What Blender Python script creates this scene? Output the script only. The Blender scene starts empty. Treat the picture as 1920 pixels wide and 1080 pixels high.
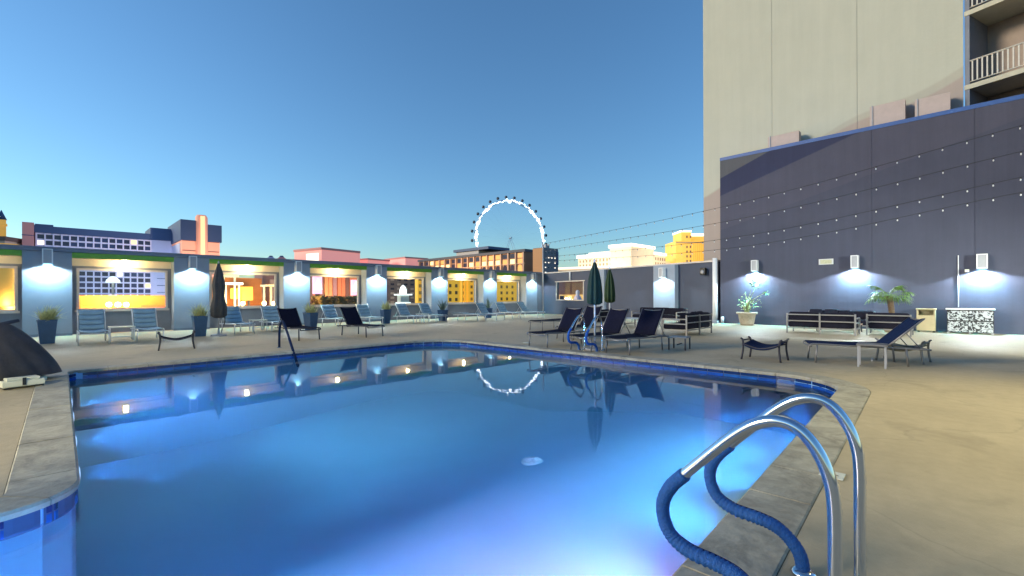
import bpy, bmesh, math, random
from mathutils import Matrix, Vector
random.seed(7)
R = math.radians
S = bpy.context.scene
COL = S.collection
# ------------------------------------------------------------------ camera
F, EYE, SHIFT, ROLL = 845.0, 1.35, 14.5, R(-0.2)
cam_d = bpy.data.cameras.new('camera')
cam_d.sensor_width = 36.0
cam_d.lens = F / 1920 * 36
cam_d.shift_y = SHIFT / 1920
cam_d.clip_start = 0.05
cam_d.clip_end = 9000
cam = bpy.data.objects.new('camera', cam_d)
COL.objects.link(cam)
cam.matrix_world = (Matrix.Translation((0, 0, EYE)) @ Matrix.Rotation(R(-45), 4, 'Z')
                    @ Matrix.Rotation(R(90), 4, 'X') @ Matrix.Rotation(ROLL, 4, 'Z'))
S.camera = cam
# ------------------------------------------------------------------ world: dusk sky
world = bpy.data.worlds.new('World')
S.world = world
world.use_nodes = True
wn = world.node_tree
for n in list(wn.nodes):
    wn.nodes.remove(n)
sky = wn.nodes.new('ShaderNodeTexSky')
sky.sky_type = 'NISHITA'
sky.sun_disc = False
SUN_AZ = R(-45)           # the glow of the set sun, left of the view
sky.sun_elevation = R(6.2)
sky.sun_rotation = SUN_AZ
sky.altitude = 600
sky.air_density = 1.13
sky.dust_density = 0.25
sky.ozone_density = 3.8
bg = wn.nodes.new('ShaderNodeBackground')
bg.inputs['Strength'].default_value = 0.15
wo = wn.nodes.new('ShaderNodeOutputWorld')
wn.links.new(sky.outputs[0], bg.inputs['Color'])
wn.links.new(bg.outputs[0], wo.inputs['Surface'])
# ------------------------------------------------------------------ sun: last soft warm light from the west
sun_d = bpy.data.lights.new('sun', 'SUN')
sun_d.energy = 1.4
sun_d.angle = R(14)
sun_d.color = (1.0, 0.86, 0.62)
sun = bpy.data.objects.new('sun', sun_d)
COL.objects.link(sun)
sun.rotation_euler = Vector((0.80, -0.52, -0.30)).to_track_quat('-Z', 'Y').to_euler()
# ------------------------------------------------------------------ view
S.view_settings.view_transform = 'Standard'
S.view_settings.look = 'None'
S.view_settings.exposure = 1.12
S.view_settings.gamma = 1.0
S.view_settings.use_curve_mapping = False
S.render.engine = 'CYCLES'
S.cycles.use_denoising = True
S.cycles.max_bounces = 12
S.cycles.diffuse_bounces = 7
S.cycles.transparent_max_bounces = 16
S.cycles.caustics_reflective = False
S.cycles.caustics_refractive = False
S.cycles.sample_clamp_indirect = 4.0

# ------------------------------------------------------------------ survey helpers (where things stand, from the photograph)
def ray(px, py):
    u = (px - 960) / F
    v = (540 + SHIFT - py) / F
    c, s = math.cos(ROLL), math.sin(ROLL)
    u, v = c * u - s * v, s * u + c * v
    return Vector(((1 + u) / 2 ** .5, (1 - u) / 2 ** .5, v))
O = Vector((0, 0, EYE))
def onz(px, py, z=0.0):
    r = ray(px, py); return O + r * ((z - EYE) / r.z)
def onx(px, py, x):
    r = ray(px, py); return O + r * (x / r.x)
def ony(px, py, y):
    r = ray(px, py); return O + r * (y / r.y)
def ddd(px, py, d):
    return O + ray(px, py) * d

# ------------------------------------------------------------------ materials
MATS = {}
def mat(name, rgb, rough=0.6, metal=0.0, var=0.12, scale=3.0, bump=0.0, bscale=40.0, spec=0.5, emit=None, estr=0.0, stretch=None, rgb2=None):
    m = bpy.data.materials.new(name)
    m.use_nodes = True
    nt = m.node_tree
    b = nt.nodes['Principled BSDF']
    b.inputs['Roughness'].default_value = rough
    b.inputs['Metallic'].default_value = metal
    b.inputs['Specular IOR Level'].default_value = spec
    b.inputs['Base Color'].default_value = (*rgb, 1)
    tc = nt.nodes.new('ShaderNodeTexCoord')
    vec = tc.outputs['Object']
    if stretch:
        mp = nt.nodes.new('ShaderNodeMapping')
        mp.inputs['Scale'].default_value = stretch
        nt.links.new(vec, mp.inputs[0]); vec = mp.outputs[0]
    if var > 0:
        nz = nt.nodes.new('ShaderNodeTexNoise')
        nz.inputs['Scale'].default_value = scale
        nz.inputs['Detail'].default_value = 6
        nz.inputs['Roughness'].default_value = 0.65
        nt.links.new(vec, nz.inputs['Vector'])
        rp = nt.nodes.new('ShaderNodeValToRGB')
        a = rgb2 or tuple(max(0, c * (1 - var)) for c in rgb)
        c2 = rgb if rgb2 else tuple(min(1, c * (1 + var)) for c in rgb)
        rp.color_ramp.elements[0].color = (*a, 1); rp.color_ramp.elements[0].position = 0.3
        rp.color_ramp.elements[1].color = (*c2, 1); rp.color_ramp.elements[1].position = 0.7
        nt.links.new(nz.outputs[0], rp.inputs[0])
        nt.links.new(rp.outputs[0], b.inputs['Base Color'])
    if bump > 0:
        n2 = nt.nodes.new('ShaderNodeTexNoise')
        n2.inputs['Scale'].default_value = bscale
        n2.inputs['Detail'].default_value = 5
        nt.links.new(vec, n2.inputs['Vector'])
        bp = nt.nodes.new('ShaderNodeBump')
        bp.inputs['Strength'].default_value = bump
        bp.inputs['Distance'].default_value = 0.02
        nt.links.new(n2.outputs[0], bp.inputs['Height'])
        nt.links.new(bp.outputs[0], b.inputs['Normal'])
    if emit:
        b.inputs['Emission Color'].default_value = (*emit, 1)
        b.inputs['Emission Strength'].default_value = estr
    MATS[name] = m
    return m

def node(nt, kind, **kw):
    n = nt.nodes.new(kind)
    for k, v in kw.items():
        setattr(n, k, v)
    return n

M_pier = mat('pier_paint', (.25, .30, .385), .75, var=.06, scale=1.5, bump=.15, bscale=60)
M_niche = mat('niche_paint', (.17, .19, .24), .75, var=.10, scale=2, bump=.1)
M_cap = mat('cap_paint', (.16, .19, .26), .6, var=.1)
M_green = mat('green_paint', (.13, .33, .02), .5, var=.1, scale=6)
M_soffit = mat('soffit_paint', (.62, .55, .42), .7, var=.08)
M_winframe = mat('window_frame_paint', (.52, .47, .44), .5, var=.1)
M_white = mat('white_metal', (.72, .73, .76), .4, var=.05)
M_greymetal = mat('grey_metal', (.33, .34, .38), .45, var=.1)
M_alu = mat('aluminium', (.62, .64, .68), .35, .6, var=.06)
M_bronze = mat('dark_metal', (.035, .035, .05), .45, .3, var=.1)
M_railpaint = mat('rail_paint', (.42, .42, .40), .5, var=.1)
M_champ = mat('champagne_metal', (.24, .23, .23), .4, .5, var=.08)
M_steel = mat('stainless_steel', (.72, .75, .80), .13, 1.0, var=.04, scale=30)
M_bluesleeve = mat('blue_sleeve', (.006, .085, .33), .6, var=.25, scale=60, bump=.5, bscale=160)
M_lightblue = mat('light_blue_sling', (.27, .40, .50), .75, var=.12, scale=8, bump=.25, bscale=300)
M_sling_shade = mat('sling_gap_shade', (.09, .14, .19), .8, var=.1)  # sling blue darkened to paint shade between the back pads
M_navy = mat('navy_sling', (.008, .009, .024), .8, spec=.08, var=.2, scale=20, bump=.2, bscale=300)
M_navyblue = mat('blue_sling', (.009, .019, .060), .8, spec=.08, var=.2, scale=20, bump=.2, bscale=300)
M_cushion = mat('dark_cushion', (.012, .012, .022), .85, spec=.08, var=.25, scale=10, bump=.3, bscale=90)
M_pot = mat('blue_planter', (.028, .075, .17), .4, var=.15, scale=5)
M_stonepot = mat('stone_pot', (.36, .32, .25), .85, var=.2, scale=8, bump=.5, bscale=40)
M_soil = mat('soil', (.035, .025, .018), .95, var=.3, scale=30, bump=.5)
M_leafpale = mat('pale_leaf', (.55, .55, .28), .6, var=.35, scale=5)
M_leafgreen = mat('green_leaf', (.07, .16, .03), .5, var=.4, scale=6)
M_leafpalm = mat('palm_leaf', (.10, .19, .035), .5, var=.35, scale=6)
M_leafgrey = mat('grey_leaf', (.12, .17, .14), .55, var=.3, scale=6)
M_stem = mat('green_stem', (.22, .26, .10), .7, var=.2)
M_bark = mat('palm_bark', (.10, .065, .04), .9, var=.4, scale=25, bump=.8, bscale=50)
M_umb_green = mat('green_canvas', (.010, .036, .026), .8, var=.2, scale=8, bump=.2, bscale=200)
M_umb_grey = mat('grey_canvas', (.05, .05, .055), .8, var=.25, scale=8, bump=.2, bscale=200)
M_tarp = mat('cover_cloth', (.034, .034, .042), .6, var=.3, spec=.25, scale=3, bump=.4, bscale=14)
M_tarp2 = mat('cover_cloth_lit', (.20, .17, .13), .6, var=.2, scale=3, bump=.4, bscale=14)  # lit-side tone of the cover cloth, carried by no face
M_plasticwhite = mat('ivory_plastic', (.60, .62, .55), .4, var=.1)
M_black = mat('black_plastic', (.012, .012, .014), .5, var=0)
M_tan = mat('tan_panel', (.40, .34, .21), .6, var=.1)
M_tan2 = mat('tan_lattice', (.28, .235, .14), .6, var=.1)
M_signframe = mat('sign_frame', (.55, .56, .58), .4, var=.05)
M_signface = mat('sign_face', (.42, .42, .28), .5, var=.2, scale=14)
M_print = mat('dark_print', (.05, .05, .05), .6, var=0)
M_copingjoint = mat('joint', (.12, .11, .09), .95, var=.2)
M_shell = mat('pool_plaster', (.56, .76, .96), .8, var=.05, scale=1.2, bump=.1, bscale=20)
M_tileA = mat('waterline_tile_blue', (.006, .060, .34), .18, var=.2, scale=6)
M_tileB = mat('waterline_tile_teal', (.012, .085, .34), .18, var=.3, scale=6)
M_tileC = mat('waterline_tile_dark_shade', (.004, .018, .10), .18, var=.3, scale=6)  # navy for coping shade on the upper tiles, also the sleeve seam
M_grout = mat('grout', (.05, .09, .20), .9, var=.1)
M_cable = mat('cable', (.012, .012, .016), .6, var=0)
M_bulb = mat('bulb_glass', (.62, .64, .68), .12, var=0)
M_lamp_cyan = mat('lamp_lens_cyan', (.8, .9, .9), .3, var=0, emit=(.55, .95, 1.0), estr=20.7)
M_lamp_warm = mat('lamp_lens_warm', (.9, .85, .7), .3, var=0, emit=(1.0, .78, .38), estr=32.6)
M_globe = mat('globe_glass', (.9, .7, .4), .4, var=0, emit=(1.0, .62, .16), estr=4.74)
M_ulamp = mat('underwater_lens', (.9, .9, .9), .3, var=0, emit=(.5, .62, 1.0), estr=.9)

# deck concrete: stained, worn, with trowelled patches
def deck_material():
    m = bpy.data.materials.new('deck_concrete'); m.use_nodes = True
    nt = m.node_tree; b = nt.nodes['Principled BSDF']
    tc = node(nt, 'ShaderNodeTexCoord')
    n1 = node(nt, 'ShaderNodeTexNoise'); n1.inputs['Scale'].default_value = .45; n1.inputs['Detail'].default_value = 8; n1.inputs['Roughness'].default_value = .62
    n2 = node(nt, 'ShaderNodeTexNoise'); n2.inputs['Scale'].default_value = 7; n2.inputs['Detail'].default_value = 8; n2.inputs['Roughness'].default_value = .7
    n3 = node(nt, 'ShaderNodeTexNoise'); n3.inputs['Scale'].default_value = 90; n3.inputs['Detail'].default_value = 4
    for n in (n1, n2, n3):
        nt.links.new(tc.outputs['Object'], n.inputs['Vector'])
    r1 = node(nt, 'ShaderNodeValToRGB')
    r1.color_ramp.elements[0].position = .3; r1.color_ramp.elements[0].color = (.36, .30, .20, 1)
    r1.color_ramp.elements[1].position = .72; r1.color_ramp.elements[1].color = (.50, .42, .285, 1)
    nt.links.new(n1.outputs[0], r1.inputs[0])
    r2 = node(nt, 'ShaderNodeValToRGB')
    r2.color_ramp.elements[0].position = .25; r2.color_ramp.elements[0].color = (.84, .83, .82, 1)
    r2.color_ramp.elements[1].position = .66; r2.color_ramp.elements[1].color = (1.08, 1.08, 1.08, 1)
    nt.links.new(n2.outputs[0], r2.inputs[0])
    mx = node(nt, 'ShaderNodeMix', data_type='RGBA', blend_type='MULTIPLY'); mx.inputs[0].default_value = .8
    nt.links.new(r1.outputs[0], mx.inputs[6]); nt.links.new(r2.outputs[0], mx.inputs[7])
    vo = node(nt, 'ShaderNodeTexVoronoi', feature='DISTANCE_TO_EDGE'); vo.inputs['Scale'].default_value = .22
    n4 = node(nt, 'ShaderNodeTexNoise'); n4.inputs['Scale'].default_value = 1.1; n4.inputs['Detail'].default_value = 7
    nt.links.new(tc.outputs['Object'], n4.inputs['Vector'])
    wv = node(nt, 'ShaderNodeMix', data_type='RGBA', blend_type='LINEAR_LIGHT'); wv.inputs[0].default_value = .35
    nt.links.new(tc.outputs['Object'], wv.inputs[6]); nt.links.new(n4.outputs[1], wv.inputs[7]); nt.links.new(wv.outputs[2], vo.inputs['Vector'])
    cr_ = node(nt, 'ShaderNodeMapRange'); cr_.inputs[1].default_value = .0; cr_.inputs[2].default_value = .0035; cr_.inputs[3].default_value = .86; cr_.inputs[4].default_value = 1.0
    nt.links.new(vo.outputs[0], cr_.inputs[0])
    n5 = node(nt, 'ShaderNodeTexNoise'); n5.inputs['Scale'].default_value = .9; n5.inputs['Detail'].default_value = 5; n5.inputs['Distortion'].default_value = 1.2
    nt.links.new(tc.outputs['Object'], n5.inputs['Vector'])
    st_ = node(nt, 'ShaderNodeMapRange'); st_.inputs[1].default_value = .60; st_.inputs[2].default_value = .70; st_.inputs[3].default_value = 1.0; st_.inputs[4].default_value = .84
    nt.links.new(n5.outputs[0], st_.inputs[0])
    mm = node(nt, 'ShaderNodeMath', operation='MULTIPLY'); nt.links.new(cr_.outputs[0], mm.inputs[0]); nt.links.new(st_.outputs[0], mm.inputs[1])
    m3_ = node(nt, 'ShaderNodeMix', data_type='RGBA', blend_type='MULTIPLY'); m3_.inputs[0].default_value = 1
    nt.links.new(mx.outputs[2], m3_.inputs[6]); nt.links.new(mm.outputs[0], m3_.inputs[7])
    nt.links.new(m3_.outputs[2], b.inputs['Base Color'])
    rr = node(nt, 'ShaderNodeMapRange'); rr.inputs[3].default_value = .42; rr.inputs[4].default_value = .72
    nt.links.new(n1.outputs[0], rr.inputs[0]); nt.links.new(rr.outputs[0], b.inputs['Roughness'])
    b.inputs['Specular IOR Level'].default_value = .35
    ad = node(nt, 'ShaderNodeMath', operation='MULTIPLY_ADD'); ad.inputs[1].default_value = .35
    nt.links.new(n3.outputs[0], ad.inputs[0]); nt.links.new(n2.outputs[0], ad.inputs[2])
    bp = node(nt, 'ShaderNodeBump'); bp.inputs['Strength'].default_value = .35; bp.inputs['Distance'].default_value = .02
    nt.links.new(ad.outputs[0], bp.inputs['Height']); nt.links.new(bp.outputs[0], b.inputs['Normal'])
    return m
M_deck = deck_material()
M_coping = mat('coping_stone', (.37, .345, .275), .6, var=0, scale=6, bump=.6, bscale=9, rgb2=(.19, .18, .15), stretch=(1, 1, 1))
def coping_material(m):
    nt = m.node_tree; b = nt.nodes['Principled BSDF']
    tc = node(nt, 'ShaderNodeTexCoord')
    n1 = node(nt, 'ShaderNodeTexNoise'); n1.inputs['Scale'].default_value = 3.2; n1.inputs['Detail'].default_value = 10; n1.inputs['Roughness'].default_value = .75; n1.inputs['Distortion'].default_value = .6
    nt.links.new(tc.outputs['Object'], n1.inputs['Vector'])
    rp = node(nt, 'ShaderNodeValToRGB')
    rp.color_ramp.elements[0].position = .34; rp.color_ramp.elements[0].color = (.20, .185, .15, 1)
    rp.color_ramp.elements[1].position = .62; rp.color_ramp.elements[1].color = (.42, .395, .32, 1)
    nt.links.new(n1.outputs[0], rp.inputs[0]); nt.links.new(rp.outputs[0], b.inputs['Base Color'])
coping_material(M_coping)

# painted mural walls: straight and sweeping paint edges laid out in wall metres (object space)
def mural_material(name, base, bands, noise=.06):
    """bands: list of (y1,z1,y2,z2, colour_above_edge) applied in order; object coords are world metres"""
    m = bpy.data.materials.new(name); m.use_nodes = True
    nt = m.node_tree; b = nt.nodes['Principled BSDF']
    b.inputs['Roughness'].default_value = .8
    b.inputs['Specular IOR Level'].default_value = .25
    tc = node(nt, 'ShaderNodeTexCoord'); sp = node(nt, 'ShaderNodeSeparateXYZ')
    nt.links.new(tc.outputs['Object'], sp.inputs[0])
    cur = node(nt, 'ShaderNodeRGB'); cur.outputs[0].default_value = (*base, 1); cur = cur.outputs[0]
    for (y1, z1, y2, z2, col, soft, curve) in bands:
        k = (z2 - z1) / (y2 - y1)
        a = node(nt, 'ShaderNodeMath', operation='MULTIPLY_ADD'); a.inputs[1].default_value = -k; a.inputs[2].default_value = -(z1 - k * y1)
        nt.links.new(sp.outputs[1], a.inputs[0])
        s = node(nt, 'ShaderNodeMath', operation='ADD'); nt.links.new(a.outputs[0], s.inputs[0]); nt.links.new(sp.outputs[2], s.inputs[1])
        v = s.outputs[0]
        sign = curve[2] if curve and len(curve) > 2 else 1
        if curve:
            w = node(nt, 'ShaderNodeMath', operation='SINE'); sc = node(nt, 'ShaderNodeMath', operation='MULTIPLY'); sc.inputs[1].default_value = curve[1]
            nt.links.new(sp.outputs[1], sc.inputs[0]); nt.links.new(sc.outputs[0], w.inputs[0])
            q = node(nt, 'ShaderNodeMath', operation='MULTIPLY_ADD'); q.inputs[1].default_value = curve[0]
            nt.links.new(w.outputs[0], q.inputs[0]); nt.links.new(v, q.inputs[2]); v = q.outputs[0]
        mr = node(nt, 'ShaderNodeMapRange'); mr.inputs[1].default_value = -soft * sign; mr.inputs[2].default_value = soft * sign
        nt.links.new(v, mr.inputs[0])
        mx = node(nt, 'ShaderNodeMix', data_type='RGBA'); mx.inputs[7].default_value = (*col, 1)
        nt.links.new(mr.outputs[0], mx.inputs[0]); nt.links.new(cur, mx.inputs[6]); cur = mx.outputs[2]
    nz = node(nt, 'ShaderNodeTexNoise'); nz.inputs['Scale'].default_value = .8; nz.inputs['Detail'].default_value = 9; nz.inputs['Roughness'].default_value = .7
    nt.links.new(tc.outputs['Object'], nz.inputs['Vector'])
    rp = node(nt, 'ShaderNodeMapRange'); rp.inputs[1].default_value = .3; rp.inputs[2].default_value = .7; rp.inputs[3].default_value = 1 - noise * 1.3; rp.inputs[4].default_value = 1 + noise * .7
    nt.links.new(nz.outputs[0], rp.inputs[0])
    mps = node(nt, 'ShaderNodeMapping'); mps.inputs['Scale'].default_value = (1, 2.2, .12)
    nt.links.new(tc.outputs['Object'], mps.inputs[0])
    ns = node(nt, 'ShaderNodeTexNoise'); ns.inputs['Scale'].default_value = 1.6; ns.inputs['Detail'].default_value = 7; ns.inputs['Roughness'].default_value = .7
    nt.links.new(mps.outputs[0], ns.inputs['Vector'])
    rs = node(nt, 'ShaderNodeMapRange'); rs.inputs[1].default_value = .3; rs.inputs[2].default_value = .7; rs.inputs[3].default_value = 1 - noise * 1.6; rs.inputs[4].default_value = 1 + noise * .8
    nt.links.new(ns.outputs[0], rs.inputs[0])
    mq = node(nt, 'ShaderNodeMath', operation='MULTIPLY'); nt.links.new(rp.outputs[0], mq.inputs[0]); nt.links.new(rs.outputs[0], mq.inputs[1])
    ml = node(nt, 'ShaderNodeMix', data_type='RGBA', blend_type='MULTIPLY'); ml.inputs[0].default_value = 1
    nt.links.new(cur, ml.inputs[6]); nt.links.new(mq.outputs[0], ml.inputs[7])
    nt.links.new(ml.outputs[2], b.inputs['Base Color'])
    n2 = node(nt, 'ShaderNodeTexNoise'); n2.inputs['Scale'].default_value = 6; n2.inputs['Detail'].default_value = 8
    nt.links.new(tc.outputs['Object'], n2.inputs['Vector'])
    bp = node(nt, 'ShaderNodeBump'); bp.inputs['Strength'].default_value = .25; bp.inputs['Distance'].default_value = .02
    nt.links.new(n2.outputs[0], bp.inputs['Height']); nt.links.new(bp.outputs[0], b.inputs['Normal'])
    return m
SL1, SL2 = (.105, .105, .145), (.085, .085, .14)
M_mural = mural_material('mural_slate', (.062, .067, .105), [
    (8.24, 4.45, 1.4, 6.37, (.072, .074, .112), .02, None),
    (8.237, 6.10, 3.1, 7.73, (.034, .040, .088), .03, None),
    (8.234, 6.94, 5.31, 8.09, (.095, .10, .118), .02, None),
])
M_tower = mural_material('tower_render', (.36, .22, .19), [
    (9.5, 5.87, 8.68, 5.98, (.36, .22, .19), .02, None),
    (9.51, 5.75, 8.68, 6.05, (.48, .49, .42), .05, None),
    (4.6, 8.20, -.05, 9.78, (.43, .42, .36), .05, (.14, 1.45, -1)),
    (4.6, 8.00, -.05, 9.42, (.40, .34, .31), .05, (.14, 1.45, -1)),
], .03)

def glass_material(name, tint=(.85, .9, .92)):
    m = bpy.data.materials.new(name); m.use_nodes = True
    nt = m.node_tree
    for n in list(nt.nodes):
        nt.nodes.remove(n)
    out = node(nt, 'ShaderNodeOutputMaterial')
    tr = node(nt, 'ShaderNodeBsdfTransparent'); tr.inputs[0].default_value = (*tint, 1)
    gl = node(nt, 'ShaderNodeBsdfGlossy'); gl.inputs['Roughness'].default_value = .02
    lwt = node(nt, 'ShaderNodeLayerWeight'); lwt.inputs[0].default_value = .5
    pw_ = node(nt, 'ShaderNodeMath', operation='POWER'); pw_.inputs[1].default_value = 4.0
    nt.links.new(lwt.outputs['Facing'], pw_.inputs[0])
    fr = node(nt, 'ShaderNodeMath', operation='MULTIPLY_ADD'); fr.inputs[1].default_value = .8; fr.inputs[2].default_value = .025
    nt.links.new(pw_.outputs[0], fr.inputs[0])
    mx = node(nt, 'ShaderNodeMixShader')
    nt.links.new(fr.outputs[0], mx.inputs[0]); nt.links.new(tr.outputs[0], mx.inputs[1]); nt.links.new(gl.outputs[0], mx.inputs[2])
    nt.links.new(mx.outputs[0], out.inputs['Surface'])
    return m
M_glass = glass_material('window_glass')

def water_material():
    m = bpy.data.materials.new('pool_water'); m.use_nodes = True
    nt = m.node_tree
    for n in list(nt.nodes):
        nt.nodes.remove(n)
    out = node(nt, 'ShaderNodeOutputMaterial')
    tr = node(nt, 'ShaderNodeBsdfTransparent'); tr.inputs[0].default_value = (.66, .88, 1.0, 1)
    gl = node(nt, 'ShaderNodeBsdfGlossy'); gl.inputs['Roughness'].default_value = .012
    fr = node(nt, 'ShaderNodeFresnel'); fr.inputs[0].default_value = 1.34
    mx = node(nt, 'ShaderNodeMixShader')
    tc = node(nt, 'ShaderNodeTexCoord')
    nz = node(nt, 'ShaderNodeTexNoise'); nz.inputs['Scale'].default_value = 2.2; nz.inputs['Detail'].default_value = 3
    nt.links.new(tc.outputs['Object'], nz.inputs['Vector'])
    bp = node(nt, 'ShaderNodeBump'); bp.inputs['Strength'].default_value = .035; bp.inputs['Distance'].default_value = .03
    nt.links.new(nz.outputs[0], bp.inputs['Height'])
    nt.links.new(bp.outputs[0], gl.inputs['Normal']); nt.links.new(bp.outputs[0], fr.inputs['Normal'])
    nt.links.new(fr.outputs[0], mx.inputs[0]); nt.links.new(tr.outputs[0], mx.inputs[1]); nt.links.new(gl.outputs[0], mx.inputs[2])
    nt.links.new(mx.outputs[0], out.inputs['Surface'])
    m2 = bpy.data.materials.new('pool_water_body'); m2.use_nodes = True
    n2 = m2.node_tree
    for n in list(n2.nodes):
        n2.nodes.remove(n)
    o2 = node(n2, 'ShaderNodeOutputMaterial'); t2 = node(n2, 'ShaderNodeBsdfTransparent')
    n2.links.new(t2.outputs[0], o2.inputs['Surface'])
    for tree, o_ in ((nt, out), (n2, o2)):
        vol = node(tree, 'ShaderNodeVolumePrincipled')
        vol.inputs['Color'].default_value = (.30, .60, 1.0, 1)
        vol.inputs['Absorption Color'].default_value = (.86, .95, 1.0, 1)
        vol.inputs['Density'].default_value = WATER_DENSITY
        vol.inputs['Anisotropy'].default_value = .2
        tree.links.new(vol.outputs[0], o_.inputs['Volume'])
    return m, m2
WATER_DENSITY = .14
M_water, M_waterbody = water_material()

# ------------------------------------------------------------------ mesh builder
class MB:
    def __init__(self):
        self.v, self.f, self.m, self.sm = [], [], [], []
        self.mi = 0; self.smooth = False
    def add(self, vs, fs):
        o = len(self.v)
        self.v += [tuple(p) for p in vs]
        for f in fs:
            self.f.append(tuple(i + o for i in f)); self.m.append(self.mi); self.sm.append(self.smooth)
        return self
    def box(self, x0, x1, y0, y1, z0, z1, M=None):
        vs = [Vector((x, y, z)) for x in (x0, x1) for y in (y0, y1) for z in (z0, z1)]
        if M is not None:
            vs = [M @ p for p in vs]
        return self.add(vs, [(0, 1, 3, 2), (4, 6, 7, 5), (0, 4, 5, 1), (2, 3, 7, 6), (0, 2, 6, 4), (1, 5, 7, 3)])
    def bbox(self, x0, x1, y0, y1, z0, z1, c=.01):
        """box with chamfered vertical+top edges"""
        bot = [(x0, y0), (x1, y0), (x1, y1), (x0, y1)]
        def ring(i, z):
            return [(x0 + i, y0 + i, z), (x1 - i, y0 + i, z), (x1 - i, y1 - i, z), (x0 + i, y1 - i, z)]
        rs = [ring(c, z0), ring(0, z0 + c), ring(0, z1 - c), ring(c, z1)]
        vs = sum(rs, [])
        fs = []
        for k in range(3):
            for j in range(4):
                a = k * 4 + j; b = k * 4 + (j + 1) % 4
                fs.append((a, b, b + 4, a + 4))
        fs.append((3, 2, 1, 0)); fs.append((12, 13, 14, 15))
        return self.add(vs, fs)
    def tube(self, pts, r, n=8, cap=True, radii=None):
        pts = [Vector(p) for p in pts]
        vs, fs = [], []
        t0 = (pts[1] - pts[0]).normalized()
        up = Vector((0, 0, 1)) if abs(t0.z) < .9 else Vector((1, 0, 0))
        a = t0.cross(up).normalized()
        for i, p in enumerate(pts):
            if i == 0: t = pts[1] - pts[0]
            elif i == len(pts) - 1: t = pts[-1] - pts[-2]
            else: t = (pts[i + 1] - p).normalized() + (p - pts[i - 1]).normalized()
            t.normalize()
            a = (a - t * a.dot(t)).normalized()
            b = t.cross(a)
            rr = radii[i] if radii else r
            for k in range(n):
                w = 2 * math.pi * k / n
                vs.append(p + (a * math.cos(w) + b * math.sin(w)) * rr)
        for i in range(len(pts) - 1):
            for k in range(n):
                k2 = (k + 1) % n
                fs.append((i * n + k, i * n + k2, (i + 1) * n + k2, (i + 1) * n + k))
        if cap:
            fs.append(tuple(range(n))[::-1]); fs.append(tuple((len(pts) - 1) * n + k for k in range(n)))
        s = self.smooth; self.smooth = n > 4
        self.add(vs, fs); self.smooth = s
        return self
    def lathe(self, prof, n=20, lobes=0, amp=0.0, c=(0, 0, 0)):
        vs, fs = [], []
        for (r, z) in prof:
            for k in range(n):
                w = 2 * math.pi * k / n
                q = r * (1 + amp * math.cos(lobes * w)) if lobes else r
                vs.append((c[0] + q * math.cos(w), c[1] + q * math.sin(w), c[2] + z))
        for i in range(len(prof) - 1):
            for k in range(n):
                k2 = (k + 1) % n
                fs.append((i * n + k, i * n + k2, (i + 1) * n + k2, (i + 1) * n + k))
        fs.append(tuple(range(n))[::-1]); fs.append(tuple((len(prof) - 1) * n + k for k in range(n)))
        s = self.smooth; self.smooth = True
        self.add(vs, fs); self.smooth = s
        return self
    def grid(self, fn, nu, nv, thick=0.0):
        """fn(u,v)->(x,y,z), u,v in 0..1"""
        vs = [Vector(fn(i / nu, j / nv)) for i in range(nu + 1) for j in range(nv + 1)]
        fs = [(i * (nv + 1) + j, (i + 1) * (nv + 1) + j, (i + 1) * (nv + 1) + j + 1, i * (nv + 1) + j + 1) for i in range(nu) for j in range(nv)]
        if thick:
            n0 = len(vs)
            nor = [Vector((0, 0, 0)) for _ in vs]
            for f in fs:
                a = (vs[f[1]] - vs[f[0]]).cross(vs[f[3]] - vs[f[0]])
                for i in f: nor[i] += a
            vs2 = [p - n.normalized() * thick for p, n in zip(vs, nor)]
            fs2 = [tuple(i + n0 for i in reversed(f)) for f in fs]
            edge = [i * (nv + 1) for i in range(nu + 1)] + [nu * (nv + 1) + j for j in range(1, nv + 1)] + [i * (nv + 1) + nv for i in range(nu - 1, -1, -1)] + [j for j in range(nv - 1, 0, -1)]
            fs3 = []
            for q in range(len(edge)):
                a, b = edge[q], edge[(q + 1) % len(edge)]
                fs3.append((b, a, a + n0, b + n0))
            vs, fs = vs + vs2, fs + fs2 + fs3
        s = self.smooth; self.smooth = True
        self.add(vs, fs); self.smooth = s
        return self
    def mesh(self, name, mats):
        me = bpy.data.meshes.new(name)
        me.from_pydata(self.v, [], self.f)
        if not isinstance(mats, (list, tuple)): mats = [mats]
        for m in mats: me.materials.append(m)
        me.polygons.foreach_set('material_index', self.m)
        me.polygons.foreach_set('use_smooth', self.sm)
        me.update()
        return me
    def build(self, name, mats, parent=None):
        return link(name, self.mesh(name, mats), parent)

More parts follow.
